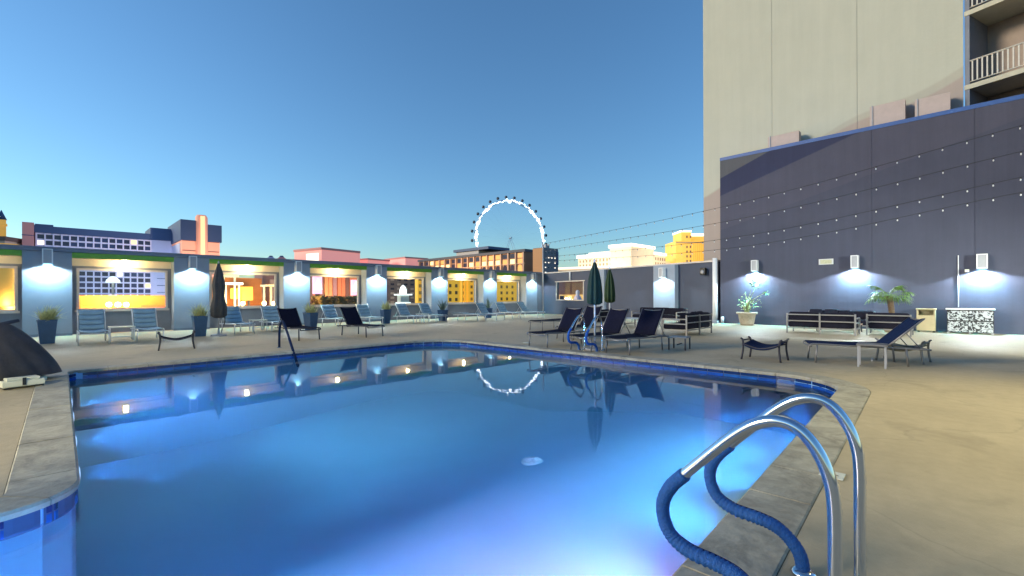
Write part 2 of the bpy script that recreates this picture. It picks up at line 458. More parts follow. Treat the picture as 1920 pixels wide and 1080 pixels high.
def link(name, data, parent=None, loc=None, rotz=None, mw=None):
    o = bpy.data.objects.new(name, data)
    COL.objects.link(o)
    if parent is not None: o.parent = parent
    if loc is not None: o.location = loc
    if rotz is not None: o.rotation_euler = (0, 0, rotz)
    return o
def tag(o, label, cat, group=None):
    o['label'] = label; o['category'] = cat
    if group: o['group'] = group
    return o
def thing(name, label, cat, loc=(0, 0, 0), rotz=0.0, group=None):
    o = link(name, None, None, loc, rotz)
    o.empty_display_size = .2
    return tag(o, label, cat, group)
def struct(o):
    o['kind'] = 'structure'; return o
def copy_tree(o, parent=None):
    c = o.copy(); COL.objects.link(c)
    if parent is not None: c.parent = parent
    for ch in list(o.children): copy_tree(ch, c)
    return c
def copy_thing(o, loc, rotz, label):
    c = copy_tree(o); c.location = loc; c.rotation_euler = (0, 0, rotz); c['label'] = label
    return c
def smooth_path(pts, n=6):
    """Catmull-Rom through points"""
    P = [Vector(p) for p in pts]
    P = [P[0] * 2 - P[1]] + P + [P[-1] * 2 - P[-2]]
    out = []
    for i in range(1, len(P) - 2):
        a, b, c, d = P[i - 1], P[i], P[i + 1], P[i + 2]
        for k in range(n):
            t = k / n
            out.append(.5 * ((2 * b) + (c - a) * t + (2 * a - 5 * b + 4 * c - d) * t * t + (3 * b - a - 3 * c + d) * t ** 3))
    out.append(P[-2])
    return out
def spot(parent_loc, energy, color, cone, blend, radius, direction=(0, 0, -1), kind='SPOT'):
    d = bpy.data.lights.new('lamp_light', kind)
    d.energy = energy; d.color = color
    if kind == 'SPOT':
        d.spot_size = cone; d.spot_blend = blend; d.shadow_soft_size = radius
    elif kind == 'POINT':
        d.shadow_soft_size = radius
    else:
        d.shape = 'DISK'; d.size = radius
    o = link('lamp_light', d, None, parent_loc)
    o.rotation_euler = Vector(direction).to_track_quat('-Z', 'Y').to_euler()
    return o

# ================================================================== SETTING
WALL_Y, NICHE, TOPZ = 22.3, 0.6, 3.08
# ---- pool outline (counter-clockwise seen from above)
def round_corner(p0, p, p1, r, n=8):
    p0, p, p1 = Vector(p0), Vector(p), Vector(p1)
    a, b = (p0 - p).normalized(), (p1 - p).normalized()
    ang = a.angle(b); t = r / math.tan(ang / 2)
    s, e = p + a * t, p + b * t
    c = p + (a + b).normalized() * (r / math.sin(ang / 2))
    out = []
    for k in range(n + 1):
        q = s.lerp(e, k / n) - c
        out.append(c + q.normalized() * r)
    return out
corners = [((-3.0, .74), .3), ((8.72, 1.29), 1.0), ((8.50, 11.62), 1.3), ((.065, 11.52), .12), ((.075, 4.28), .42), ((-3.0, 3.95), .3)]
OUT = []
for i, (p, r) in enumerate(corners):
    OUT += round_corner(corners[i - 1][0], p, corners[(i + 1) % len(corners)][0], r, 3 if r < .2 else 10)
OUT = [Vector((p.x, p.y, 0)) for p in OUT]
def resample(poly, step):
    out, acc = [], 0.0
    L = [(poly[(i + 1) % len(poly)] - poly[i]).length for i in range(len(poly))]
    tot = sum(L); n = max(3, round(tot / step)); st = tot / n
    i, used = 0, 0.0
    for k in range(n):
        d = k * st
        while d > used + L[i] + 1e-9:
            used += L[i]; i += 1
        t = (d - used) / L[i]
        out.append(poly[i].lerp(poly[(i + 1) % len(poly)], t))
    return out
def offset(poly, d):
    out = []
    n = len(poly)
    for i in range(n):
        a = (poly[i] - poly[i - 1]).normalized(); b = (poly[(i + 1) % n] - poly[i]).normalized()
        na, nb = Vector((a.y, -a.x, 0)), Vector((b.y, -b.x, 0))
        nn = (na + nb)
        nn = nn / max(.35, (1 + na.dot(nb)))
        out.append(poly[i] + nn * d)
    return out
COPW = .36
OUTER = offset(OUT, COPW)
def filled(outer, hole, z, name, m):
    bm = bmesh.new()
    loops = [outer] + ([hole] if hole else [])
    es = []
    for lp in loops:
        vs = [bm.verts.new((p[0], p[1], z)) for p in lp]
        es += [bm.edges.new((vs[i], vs[(i + 1) % len(vs)])) for i in range(len(vs))]
    bmesh.ops.triangle_fill(bm, use_beauty=True, use_dissolve=False, edges=es)
    bmesh.ops.recalc_face_normals(bm, faces=bm.faces)
    if bm.faces and sum(f.normal.z for f in bm.faces) < 0:
        bmesh.ops.reverse_faces(bm, faces=bm.faces)
    me = bpy.data.meshes.new(name); bm.to_mesh(me); bm.free()
    me.materials.append(m)
    return link(name, me)
DECK = [(-14, -9), (26.6, -9), (26.6, 22.88), (-14, 22.88)]
struct(filled(DECK, [(p.x, p.y) for p in OUTER], 0.0, 'pool_deck', M_deck))
# podium the deck lies on, city ground below
pd = MB()
for (x0, y0), (x1, y1) in zip(DECK, DECK[1:] + DECK[:1]):
    pd.add([(x0, y0, 0), (x1, y1, 0), (x1, y1, -12), (x0, y0, -12)], [(0, 1, 2, 3)])
struct(pd.build('podium', mat('podium_render', (.25, .24, .23), .8)))
gm = MB(); gm.add([(-4000, -4000, -12), (4000, -4000, -12), (4000, 4000, -12), (-4000, 4000, -12)], [(0, 1, 2, 3)])
struct(gm.build('ground', mat('asphalt', (.055, .052, .05), .8, var=.3, scale=.05)))

# ---- pool
pool = thing('swimming_pool', 'large blue lit swimming pool with grey stone coping and blue waterline tiles', 'pool', (0, 0, 0))
WATER_Z = -.150
fl = resample(OUT, .25)
def floor_z(p):
    # shallow shelf near the steps, hopper towards the left and the far wall
    s = max(0, min(1, (p.y - 4.0) / 3.5))
    t = max(0, min(1, (6.0 - p.x) / 4.0))
    return -1.0 - .55 * s - .25 * t * s
sh = MB(); sh.smooth = False
n = len(fl)
rim = fl
vs = [(p.x, p.y, -.03) for p in rim] + [(p.x, p.y, floor_z(p)) for p in rim]
sh.add(vs, [(i, i + n, (i + 1) % n + n, (i + 1) % n) for i in range(n)])
sh.build('pool_wall', mat('pool_wall_paint', (.20, .44, .78), .7, var=.08, scale=2), pool)
bm = bmesh.new()
bv = [bm.verts.new((p.x, p.y, 0)) for p in rim]
bf = bm.faces.new(bv)
for ax, lo, hi, st in ((0, -3, 9, .5), (1, .5, 12, .5)):
    k = lo
    while k < hi:
        co = (k, 0, 0) if ax == 0 else (0, k, 0); no = (1, 0, 0) if ax == 0 else (0, 1, 0)
        bmesh.ops.bisect_plane(bm, geom=bm.verts[:] + bm.edges[:] + bm.faces[:], plane_co=co, plane_no=no)
        k += st
for v in bm.verts: v.co.z = floor_z(v.co)
for f in bm.faces: f.smooth = True
me = bpy.data.meshes.new('pool_floor'); bm.to_mesh(me); bm.free(); me.materials.append(M_shell)
link('pool_floor', me, pool)
# drain cover on the floor
dr = onz(998, 876, -1.15)
dz = floor_z(dr)
dm = MB(); dm.lathe([(.16, 0), (.16, .02), (.14, .035), (.02, .04)], 24)
for k in range(10):
    w = 2 * math.pi * k / 10
    dm.tube([(.03 * math.cos(w), .03 * math.sin(w), .043), (.12 * math.cos(w), .12 * math.sin(w), .040)], .006, 4)
d = dm.build('drain_cover', mat('drain_white', (.92, .93, .95), .4, var=0), pool); d.location = (dr.x, dr.y, dz)
# coping stones
cs = resample(OUT, .035)
per = len(cs)
cs_out = offset(OUT, COPW)
def outer_at(i):
    a = (cs[i] - cs[i - 1]).normalized(); b = (cs[(i + 1) % per] - cs[i]).normalized()
    t = (a + b).normalized()
    return Vector((t.y, -t.x, 0))
STEP = 17
i = 0; cops = 0
while i < per:
    j = min(i + STEP, per)
    if per - j < 6: j = per
    idx = [q % per for q in range(i, j + 1)]
    # trim the ends for an 8 mm joint
    mb = MB(); vs = []
    hz = random.uniform(-.002, .002)
    for k, q in enumerate(idx):
        p = cs[q].copy(); nn = outer_at(q)
        if k == 0: p = p.lerp(cs[idx[1]], .12)
        if k == len(idx) - 1: p = p.lerp(cs[idx[-2]], .12)
        a, b = p - nn * .018, p + nn * (COPW - .004)
        wob = random.uniform(-.003, .003)
        vs += [(a.x, a.y, -.045), (a.x - nn.x * .004, a.y - nn.y * .004, -.012), (a.x + nn.x * .014, a.y + nn.y * .014, .008 + hz), (b.x - nn.x * .01, b.y - nn.y * .01, .008 + hz + wob * .3), (b.x, b.y, .0), (b.x, b.y, -.045)]
    fs = []
    m_ = len(idx)
    for k in range(m_ - 1):
        for e in range(6):
            e2 = (e + 1) % 6
            fs.append((k * 6 + e, k * 6 + e2, (k + 1) * 6 + e2, (k + 1) * 6 + e))
    fs += [tuple(range(6))[::-1], tuple((m_ - 1) * 6 + e for e in range(6))]
    mb.add(vs, fs)
    mb.build('coping_stone', M_coping, pool)
    cops += 1
    i = j
# mortar bed below the joints
mb = MB(); vs = []
for q in range(per):
    p = cs[q]; nn = outer_at(q); a = p - nn * .004; b = p + nn * (COPW + .01)
    vs += [(a.x, a.y, -.006), (b.x, b.y, -.006)]
mb.add(vs, [(2 * k, 2 * k + 1, (2 * k + 3) % (2 * per), (2 * k + 2) % (2 * per)) for k in range(per)])
mb.build('mortar_bed', M_copingjoint, pool)
# waterline tiles: two rows, the upper one darkened for coping shade, on the walls the photograph shows
ts = resample(OUT, .29); nt_ = len(ts)
TILE = {}
for row, (zt, zb) in enumerate(((-.046, -.100), (-.105, -.165))):
    for k in range(nt_):
        a, b = ts[k], ts[(k + 1) % nt_]
        if a.y < 1.9 and a.x < 7.2: continue
        t = (b - a); L = t.length; t.normalize(); nn = Vector((t.y, -t.x, 0))
        L = round(L, 2)
        key = (row, L, random.randrange(3))
        if key not in TILE:
            q = MB(); h = L / 2 - .004
            c = .004
            q.add([(-h, 0, zb), (h, 0, zb), (h, 0, zt), (-h, 0, zt), (-h + c, .012, zb + c), (h - c, .012, zb + c), (h - c, .012, zt - c), (-h + c, .012, zt - c)],
                  [(4, 7, 6, 5), (0, 4, 5, 1), (1, 5, 6, 2), (2, 6, 7, 3), (3, 7, 4, 0), (0, 1, 2, 3)])
            TILE[key] = q.mesh('tile', [(M_tileC, M_tileC, M_tileC), (M_tileA, M_tileB, M_tileA)][row][key[2]])  # upper row takes the navy that paints in the coping's shadow
        mid = (a + b) / 2 + nn * .002
        link('tile', TILE[key], pool, mid, math.atan2(t.y, t.x))
mb = MB(); m2 = resample(OUT, .1); nn_ = len(m2)
m3 = offset(m2, -.001)
mb.add([(p.x, p.y, -.031) for p in m3] + [(p.x, p.y, -.17) for p in m3], [(i, i + nn_, (i + 1) % nn_ + nn_, (i + 1) % nn_) for i in range(nn_)])
mb.build('grout_band', M_grout, pool)
# water: one closed body, rippled mirror on top, faintly milky inside
bm = bmesh.new()
wr_ = [p for p in resample(OUT, .25)]
tv = [bm.verts.new((p.x, p.y, WATER_Z)) for p in wr_]
bv = [bm.verts.new((p.x, p.y, -1.9)) for p in wr_]
bm.faces.new(tv)
fb = bm.faces.new(bv[::-1]); fb.material_index = 1
for i in range(len(tv)):
    j = (i + 1) % len(tv)
    f_ = bm.faces.new((tv[j], tv[i], bv[i], bv[j])); f_.material_index = 1
bmesh.ops.recalc_face_normals(bm, faces=bm.faces)
me = bpy.data.meshes.new('pool_water'); bm.to_mesh(me); bm.free()
me.materials.append(M_water); me.materials.append(M_waterbody)
struct(link('pool_water', me))
# underwater lamps: one by the rails, plus added unseen beams on near and left walls
def pool_lamp(p, nrm, energy, col, size=.5):
    nrm = Vector(nrm).normalized()
    q = MB(); q.lathe([(.16, 0), (.16, .02), (.13, .035)], 20)
    o = q.build('underwater_light', M_white, pool)
    o.location = p; o.rotation_euler = nrm.to_track_quat('Z', 'Y').to_euler()
    e = MB(); e.lathe([(.12, .036), (.09, .05), (.02, .055)], 20)
    e.build('lens', M_ulamp, o)
    s = spot(Vector(p) + nrm * .08, energy, col, 0, 0, size, nrm, 'AREA')
    s.parent = pool
pool_lamp((2.25, .985, -.60), (.05, 1, .08), 58, (1.0, .36, .84), .24)
def added_pool_beam(p, nrm, energy, col, cone=80):  # unseen lamp added to brighten the water
    nrm = Vector(nrm).normalized()
    q = MB(); q.lathe([(.13, 0), (.13, .02), (.10, .03)], 20)
    o = q.build('underwater_light', M_white, pool)
    o.location = p; o.rotation_euler = nrm.to_track_quat('Z', 'Y').to_euler()
    e = MB(); e.lathe([(.095, .031), (.07, .04), (.02, .045)], 20); e.build('lens', M_ulamp, o)
    s = spot(Vector(p) + nrm * .07, energy, col, R(cone), 1.0, .10, nrm); s.parent = pool
BLUE = (.11, .44, 1.0)
for y, en in ((6.2, 210), (7.6, 560), (9.2, 720), (10.5, 560)):
    added_pool_beam((.085, y, -.42), (1, -.04, -.02), en, BLUE, 64)
for x in (3.4, 4.8, 6.2, 7.3):
    added_pool_beam((x, 1.03 + .045 * (x - 2.9), -.42), (-.12, 1, .02), 240, BLUE, 100)
for x in (-2.0, -.6, 1.0):
    added_pool_beam((x, .80 + .045 * (x + 2), -.42), (.18, 1, .02), 420, BLUE, 110)

# ---- left garden wall with piers, niches, windows and green canopies
lw = thing('cabana_wall', 'long grey blue wall of piers with green canopied window niches behind the pool', 'wall', (0, WALL_Y, 0))
PITCH, PW = 4.115, 1.2
centers = [-.33 + PITCH * k for k in range(-2, 7)]
pm = {}
for k, c in enumerate(centers):
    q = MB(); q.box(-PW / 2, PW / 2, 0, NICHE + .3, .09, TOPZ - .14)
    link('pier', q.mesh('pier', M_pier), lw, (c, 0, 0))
    q = MB(); q.box(-PW / 2 - .004, PW / 2 + .004, -.012, NICHE, 0, .09)
    link('skirting', q.mesh('skirting', M_cap), lw, (c, 0, 0))
x0, x1 = centers[0] - PW / 2, 25.6
q = MB(); q.box(x0, x1, -.09, NICHE + .33, TOPZ - .135, TOPZ); q.box(x0, x1, -.13, NICHE + .36, TOPZ - .03, TOPZ + .012)
q.build('wall_cap', M_cap, lw)
lamp_things = []
q = MB(); q.box(25.01, 25.75, .03, .3, 0, TOPZ - .14); q.build('pier', M_niche, lw)
SILL, HEAD = .86, 2.42
for k in range(len(centers) - 1):
    a, b = centers[k] + PW / 2 + .003, centers[k + 1] - PW / 2 - .003
    w = b - a
    q = MB()                                             # niche back wall with a real opening
    y0, y1 = NICHE, NICHE + .25
    q.box(a, b, y0, y1, 0, SILL); q.box(a, b, y0, y1, HEAD, TOPZ - .14)
    q.box(a, a + .12, y0, y1, SILL, HEAD); q.box(b - .12, b, y0, y1, SILL, HEAD)
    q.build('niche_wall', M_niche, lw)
    fr = MB(); t = .075
    wa, wb = a + .122, b - .122
    fr.box(wa, wb, y0 - .03, y0 + .05, SILL + .002, SILL + t); fr.box(wa, wb, y0 - .03, y0 + .05, HEAD - t, HEAD - .002)
    fr.box(wa, wa + t, y0 - .03, y0 + .05, SILL + t, HEAD - t); fr.box(wb - t, wb, y0 - .03, y0 + .05, SILL + t, HEAD - t)
    wf = fr.build('window_frame', M_winframe, lw)
    sl = MB(); sl.box(wa - .05, wb + .05, y0 - .07, y0 - .032, SILL - .05, SILL + .03); sl.build('sill', M_winframe, wf)
    g = MB(); g.box(wa + t, wb - t, y0 + .006, y0 + .014, SILL + t, HEAD - t); g.build('pane', M_glass, wf)
    q = MB(); q.box(a, b, .02, NICHE - .002, 2.765, 2.93); q.build('soffit', M_soffit, lw)
    q = MB(); q.box(a, b, -.05, .018, 2.745, 2.935); q.build('canopy_fascia', M_green, lw)
    q = MB(); q.box(a, b, -.004, NICHE, 2.936, TOPZ - .137); q.build('canopy_top', M_cap, lw)
    q = MB(); q.box(a, b, NICHE - .012, NICHE - .002, 2.5, 2.764); q.build('painted_glow_strip', M_soffit, lw)  # cream strip paints the lamp's glow on the niche wall
    lamp_things.append(((a + b) / 2, k))

bay_names = ['the hidden bay', 'the window cut by the left edge of the photo', 'the window showing the dark hotel and orange street', 'the orange street window beside the folded grey umbrella',
             'the window showing the pink screens', 'the window showing the white fountain', 'the window showing the yellow apartment corner', 'the last window before the corner, showing yellow walls']
for (cx, k) in lamp_things:
    if k == 0: continue
    t = thing('ceiling_lamp', 'ceiling lamp above ' + bay_names[k], 'lamp', (cx, WALL_Y + .28, 2.764), 0, 'warm lamps under the green canopies')
    q = MB(); q.lathe([(.10, 0), (.10, -.02), (.085, -.03)], 18); q.build('base', M_white, t)
    q = MB(); q.lathe([(.075, -.028), (.07, -.06), (.045, -.085), (.01, -.095)], 18); q.build('diffuser', M_lamp_warm, t)
    s = spot((0, -.03, -.16), 42, (1.0, .74, .36), 0, 0, .07, (0, 0, -1), 'POINT'); s.parent = t

def wall_lamp(loc, rotz, label, energy=175, w=.26, h=.52, dpt=.27):
    t = thing('wall_lamp', label, 'wall lamp', loc, rotz, 'cyan wall lamps')
    # local: wall at y=0, lamp sticks out to -y, z=0 at its lower lip
    q = MB(); th = .03
    q.box(-w / 2, -w / 2 + th, -dpt, 0, 0, h); q.box(w / 2 - th, w / 2, -dpt, 0, 0, h)
    q.box(-w / 2 + th, w / 2 - th, -dpt, -dpt + .02, 0, .04); q.box(-w / 2 + th, w / 2 - th, -dpt + .001, 0, h - .03, h)
    q.build('housing', M_white, t)
    q = MB(); q.box(-w / 2 + th, w / 2 - th, -dpt + .012, -dpt + .03, .04, h - .031); q.build('face_panel', M_greymetal, t)
    q = MB(); q.box(-w / 2 + th + .01, w / 2 - th - .01, -dpt + .035, -.02, .05, .07); q.build('lens', M_lamp_cyan, t)
    s = spot((0, -.25, -.02), energy * .60, (.74, .90, .97), R(150), .14, .07, (0, .0, -1)); s.parent = t
    s = spot((0, -.10, -.03), energy * .62, (.0, .68, 1.0), R(118), .7, .05, (0, .10, -1)); s.parent = t
    return t
pier_lab = ['', 'cyan wall lamp on the pier cut off by the left edge of the photo', 'cyan wall lamp on the pier above the planter beside the covered pool lift', 'cyan wall lamp on the pier beside the folded grey umbrella',
            'cyan wall lamp on the pier between the orange window and the pink window', 'cyan wall lamp on the pier left of the white fountain window', 'cyan wall lamp on the pier with the grey spiky agave in front',
            'cyan wall lamp on the narrow looking pier between the two yellow windows', 'cyan wall lamp on the last pier before the wall turns at the corner']
for k in range(1, 9):
    wall_lamp((centers[k], WALL_Y - .001, 2.49), 0, pier_lab[k])

# ---- back wall (slightly oblique) with one window
A, B = Vector((25.6, WALL_Y - .0, 0)), Vector((22.62, 8.42, 0))
L = (B - A).length
bw = thing('back_wall', 'grey end wall with a small picture window and a pale cap rail', 'wall', A, math.atan2(B.y - A.y, B.x - A.x))
def bw_s(px):     # distance along the back wall where a photo column meets it
    r = ray(px, 550); r2 = Vector((r.x, r.y)); dd = (B - A).normalized()
    # solve A + s*dd = k*r
    det = dd.x * (-r2.y) - dd.y * (-r2.x)
    return ((-A.x) * (-r2.y) - (-A.y) * (-r2.x)) / det
s0, s1 = bw_s(1043), bw_s(1095)
q = MB()
q.box(0, s0, 0, .25, 0, TOPZ - .1); q.box(s1, L, 0, .25, 0, TOPZ - .1)
q.box(s0, s1, 0, .25, 0, 1.0); q.box(s0, s1, 0, .25, 2.38, TOPZ - .1)
q.build('wall_panel', mat('back_wall_paint', (.055, .066, .105), .8, var=.08, scale=1.2, bump=.15), bw)
q = MB(); q.box(-.02, L, -.06, .28, TOPZ - .1, TOPZ - .02); q.build('wall_cap', M_winframe, bw)
t = .07; fr = MB()
fr.box(s0, s1, -.03, .05, 1.0, 1.0 + t); fr.box(s0 - .1, s1 + .1, -.05, .05, 2.38 - t, 2.379); fr.box(s0, s0 + t, -.03, .05, 1.0 + t, 2.38 - t); fr.box(s1 - t, s1, -.03, .05, 1.0 + t, 2.38 - t)
wf = fr.build('window_frame', M_winframe, bw)
g = MB(); g.box(s0 + t, s1 - t, .006, .014, 1.0 + t, 2.38 - t); g.build('pane', M_glass, wf)
sp0, sp1 = bw_s(1232), bw_s(1272)
q = MB(); q.box(sp0, sp1, -.3, -.002, 0, TOPZ - .11); q.build('pier', M_pier, bw)
sp2, sp3 = bw_s(1123), bw_s(1137)
q = MB(); q.box(sp2, sp3, -.2, -.002, 0, TOPZ - .11); q.build('pier', M_pier, bw)
q = MB(); q.tube([(bw_s(1070), -.06, 2.4), (bw_s(1070), -.06, TOPZ - .1)], .06, 8); q.build('conduit', M_white, bw)
bwM = Matrix.Translation(A) @ Matrix.Rotation(math.atan2(B.y - A.y, B.x - A.x), 4, 'Z')
bwR = math.atan2(B.y - A.y, B.x - A.x)
pl = bwM @ Vector(((sp0 + sp1) / 2, -.301, 2.3))
wall_lamp(pl, bwR, 'cyan wall lamp on the pier of the end wall, right of the green umbrellas')
# speaker and corner pipe
sk = thing('loudspeaker', 'small black outdoor loudspeaker high on the end wall by the corner pipe', 'loudspeaker', bwM @ Vector((bw_s(1322), -.002, 2.35)), bwR)
q = MB(); q.bbox(-.14, .14, -.22, -.05, 0, .36, .03); q.build('cabinet', M_black, sk)
q = MB(); q.box(-.03, .03, -.05, 0, .1, .26); q.build('bracket', M_greymetal, sk)
q = MB(); q.lathe([(.09, 0), (.1, .01), (.03, .004)], 18); o = q.build('cone', M_greymetal, sk); o.location = (0, -.222, .15); o.rotation_euler = (R(90), 0, 0)
q = MB(); q.tube([(22.30, 8.45, 0), (22.30, 8.45, TOPZ + .05)], .11, 14); q.box(22.16, 22.44, 8.31, 8.59, 0, .12)
tag(q.build('corner_pipe', M_white, None), 'white vertical corner pipe between the end wall and the dark mural wall', 'pipe')
for k, (px, py) in enumerate(((1338, 605), (1356, 606))):
    p = onz(px, py); q = MB(); q.lathe([(.07, 0), (.07, .28), (.05, .32)], 12, c=(p.x - .1, p.y, 0))
    tag(q.build('floor_bollard', M_white, None), ['short white bollard at the foot of the corner pipe', 'short white bollard at the foot of the dark mural wall near the corner'][k], 'bollard')

# ---- mural wall
RX = 22.4
mw_ = thing('mural_wall', 'tall dark slate wall with diagonal painted bands and a blue top edge', 'wall', (0, 0, 0))
for (ya, yb) in ((8.23, 2.505), (2.495, -.30), (-.31, -9)):
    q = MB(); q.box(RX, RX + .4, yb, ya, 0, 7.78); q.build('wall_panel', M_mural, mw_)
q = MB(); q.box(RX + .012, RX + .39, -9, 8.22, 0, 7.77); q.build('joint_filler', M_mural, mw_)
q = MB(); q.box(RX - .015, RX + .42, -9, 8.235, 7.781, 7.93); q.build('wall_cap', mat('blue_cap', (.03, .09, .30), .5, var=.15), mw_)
q = MB(); q.tube([(RX - .03, .105, .9), (RX - .03, .105, 2.72)], .014, 6); q.build('conduit', M_white, mw_)
for px, lab in ((1417, 'cyan wall lamp on the dark mural wall above the stone pot with the shrub'), (1604, 'cyan wall lamp on the dark mural wall beside the small framed sign'), (1841, 'cyan wall lamp on the dark mural wall above the black and white cabinet')):
    p = onx(px, 512 if px < 1700 else 500, RX)
    wall_lamp((RX - .001, p.y, {1417: 2.42, 1604: 2.40, 1841: 2.22}[px]), R(90) * -1, lab, 470, .24 if px < 1700 else .27, .5)
p = onx(1549, 491, RX - .002)
sg = thing('framed_sign', 'small framed yellowish notice high on the dark mural wall', 'sign', (RX - .002, p.y, p.z - .11), R(-90))
q = MB(); q.box(-.25, .25, -.04, 0, 0, .03); q.box(-.25, .25, -.04, 0, .2, .23); q.box(-.25, -.2, -.04, 0, .03, .2); q.box(.2, .25, -.04, 0, .03, .2); q.build('frame', M_signframe, sg)
q = MB(); q.box(-.2, .2, -.025, -.005, .03, .2); q.build('face', M_signface, sg)
p = onx(1813, 509, RX)
fl_ = thing('floodlight', 'small unlit black floodlight on the mural wall left of the largest wall lamp', 'floodlight', (RX - .002, p.y, 2.1), R(-90))
q = MB(); q.bbox(-.07, .07, -.2, -.08, 0, .13, .02); q.build('housing', M_black, fl_)
q = MB(); q.box(-.02, .02, -.08, 0, .04, .09); q.build('bracket', M_greymetal, fl_)
q = MB(); q.box(-.055, .055, -.206, -.201, .02, .11); q.build('lens', M_plasticwhite, fl_)

# ---- hotel tower behind the mural wall
TX = 23.6
tw = thing('hotel_tower', 'tall cream hotel tower with tan painted sweep and white balconies', 'building', (0, 0, 0))
ys = [9.50, 6.30, 3.10, -.05]
for k in range(3):
    q = MB(); q.box(TX, TX + 9, ys[k + 1] + .012, ys[k], -12, 34); q.build('wall_panel', M_tower, tw)
q = MB(); q.box(TX + .02, TX + 8.9, -.04, 9.49, -12, 33.9); q.build('panel_joint', M_niche, tw)
# balcony wing turned a little towards the pool
wr = Vector((-.316, -.949, 0)); wy = Vector((.949, -.316, 0))       # along the wing / into the building
bm_ = Matrix((( wr.x, wy.x, 0, TX + .02), (wr.y, wy.y, 0, -.06), (0, 0, 1, 0), (0, 0, 0, 1)))
M_balc = mat('balcony_paint', (.42, .41, .33), .7, var=.1)
M_balcwall = mat('balcony_wall', (.34, .27, .235), .8, var=.1)
for k in range(-1, 8):
    z = 9.05 + 2.72 * k
    q = MB(); q.box(0, 9, 0, 1.6, z - .17, z, bm_); q.build('balcony_slab', M_balc, tw)
    q = MB(); q.box(0, 9, 1.6, 4, z - .17, z + 2.55, bm_); q.build('balcony_wall', M_balcwall, tw)
    q = MB(); q.box(.01, .14, .02, 1.6, z, z + 2.55, bm_); q.build('party_wall', M_niche, tw)
    for s0_ in (2.0, 5.5):
        q = MB(); q.box(s0_ + .3, s0_ + 1.9, 1.57, 1.599, z + .02, z + 2.15, bm_); d_ = q.build('balcony_door', M_black, tw)
    q = MB(); q.tube([bm_ @ Vector((.03, .05, z + .86)), bm_ @ Vector((9, .05, z + .86))], .03, 6)
    q.tube([bm_ @ Vector((.03, .05, z + .1)), bm_ @ Vector((9, .05, z + .1))], .02, 6)
    rl = q.build('railing', M_railpaint, tw)
    if k in (0, 1):
        bal = MB(); bal.box(-.02, .02, -.012, .012, 0, .76); bme = bal.mesh('baluster', M_railpaint)
        s_ = .08
        while s_ < 6:
            link('baluster', bme, rl, bm_ @ Vector((s_, .05, z + .1)), math.atan2(wr.y, wr.x)); s_ += .13

# duct boxes on the ledge between the mural wall and the tower
M_duct = mat('duct_paint', (.46, .38, .36), .7, var=.08)
for pa, pb, pt_, lab in ((1632, 1698, 203, 'long pale pink duct box on the wall top below the tan painted sweep'), (1716, 1782, 190, 'pale pink duct box on the wall top nearest the balconies'), (1442, 1500, 259, 'small pale duct box on the wall top near the tall left end')):
    a, b = onx(pa, pt_, 23.2), onx(pb, pt_, 23.2)
    t = thing('roof_duct', lab, 'duct', (23.2, (a.y + b.y) / 2, 7.72), 0, 'duct boxes on the mural wall top')
    h_, l_ = a.z - 7.72, abs(a.y - b.y) / 2
    q = MB(); q.bbox(-.18, .18, -l_, l_, .03, h_, .02); q.build('casing', M_duct, t)
    q = MB(); q.box(-.21, .21, l_ * .82, l_ * .88, 0, h_ + .015); q.build('joint_flange', M_greymetal, t)
    q = MB(); q.box(-.15, .15, -l_ * .5, l_ * .5, 0, .029); q.build('foot', M_greymetal, t)
# ---- light strings parallel to the mural wall, from the corner post
post = MB(); post.tube([(24.0, 20.9, 0), (24.0, 20.9, 5.1)], .05, 8)
tag(post.build('light_pole', M_greymetal, None), 'slim grey pole at the far corner holding the light strings', 'pole')
bulbm = MB(); bulbm.lathe([(.009, 0), (.014, -.013), (.022, -.034), (.018, -.053), (.005, -.064)], 10); bulbme = bulbm.mesh('bulb', M_bulb)
sockm = MB(); sockm.lathe([(.012, .03), (.018, .025), (.018, -.012)], 8); sockme = sockm.mesh('socket', M_cable)
strand = [((1042, 460), (1367, 385), (1905.7, 238), 'highest light string across the dark mural wall and the sky'), ((1042, 473), (1367, 414), (1878, 292.7), 'second light string from the top across the dark mural wall'),
          ((1180, 478), (1358, 447.8), (1911.5, 333), 'third light string from the top across the dark mural wall'), ((1240, 484), (1362.6, 466), (1887, 366), 'lowest light string across the dark mural wall')]
for (pa, pb, pc, lab) in strand:
    Pm, Pc = onx(*pb, 20.0), onx(*pc, 20.0)
    P0 = Vector((24.0, 20.9, 0)); tz = {460: 4.98, 473: 4.5, 478: 4.05, 484: 3.75}[pa[1]]
    P0.z = tz
    Pe = Pc + (Pc - Pm) * .45
    t = thing('light_string', lab, 'light string', P0, 0, 'bulb strings over the deck')
    path = smooth_path([P0, Pm, Pc, Pe], 40)
    q = MB(); q.tube([p - P0 for p in path], .008, 5); q.build('cable', M_cable, t)
    acc = 0; nxt = .4
    for a, b in zip(path, path[1:]):
        l = (b - a).length
        while acc + l > nxt:
            p = a.lerp(b, (nxt - acc) / l) - P0
            s_ = link('socket', sockme, t, p - Vector((0, 0, .03))); link('bulb', bulbme, s_, (0, 0, -.01))
            nxt += .56
        acc += l

# warm floodlights on the hotel side, out of the picture, that light the near deck
for loc, tgt, en, cone, fc in (((8.0, -3.4, 9.0), (7.2, -2.0, 0), 1600, 60, (1.0, .85, .36)), ((-6.5, 2.5, 4.0), (-1.5, 8.5, 0), 1700, 62, (1.0, .83, .40)), ((14.5, -9.0, 3.4), (19.5, 0, -.4), 4200, 66, (.94, 1.0, .86))):
    s = spot(loc, en, fc, R(cone), .8, .25, Vector(tgt) - Vector(loc)); s.name = 'floodlight_light'

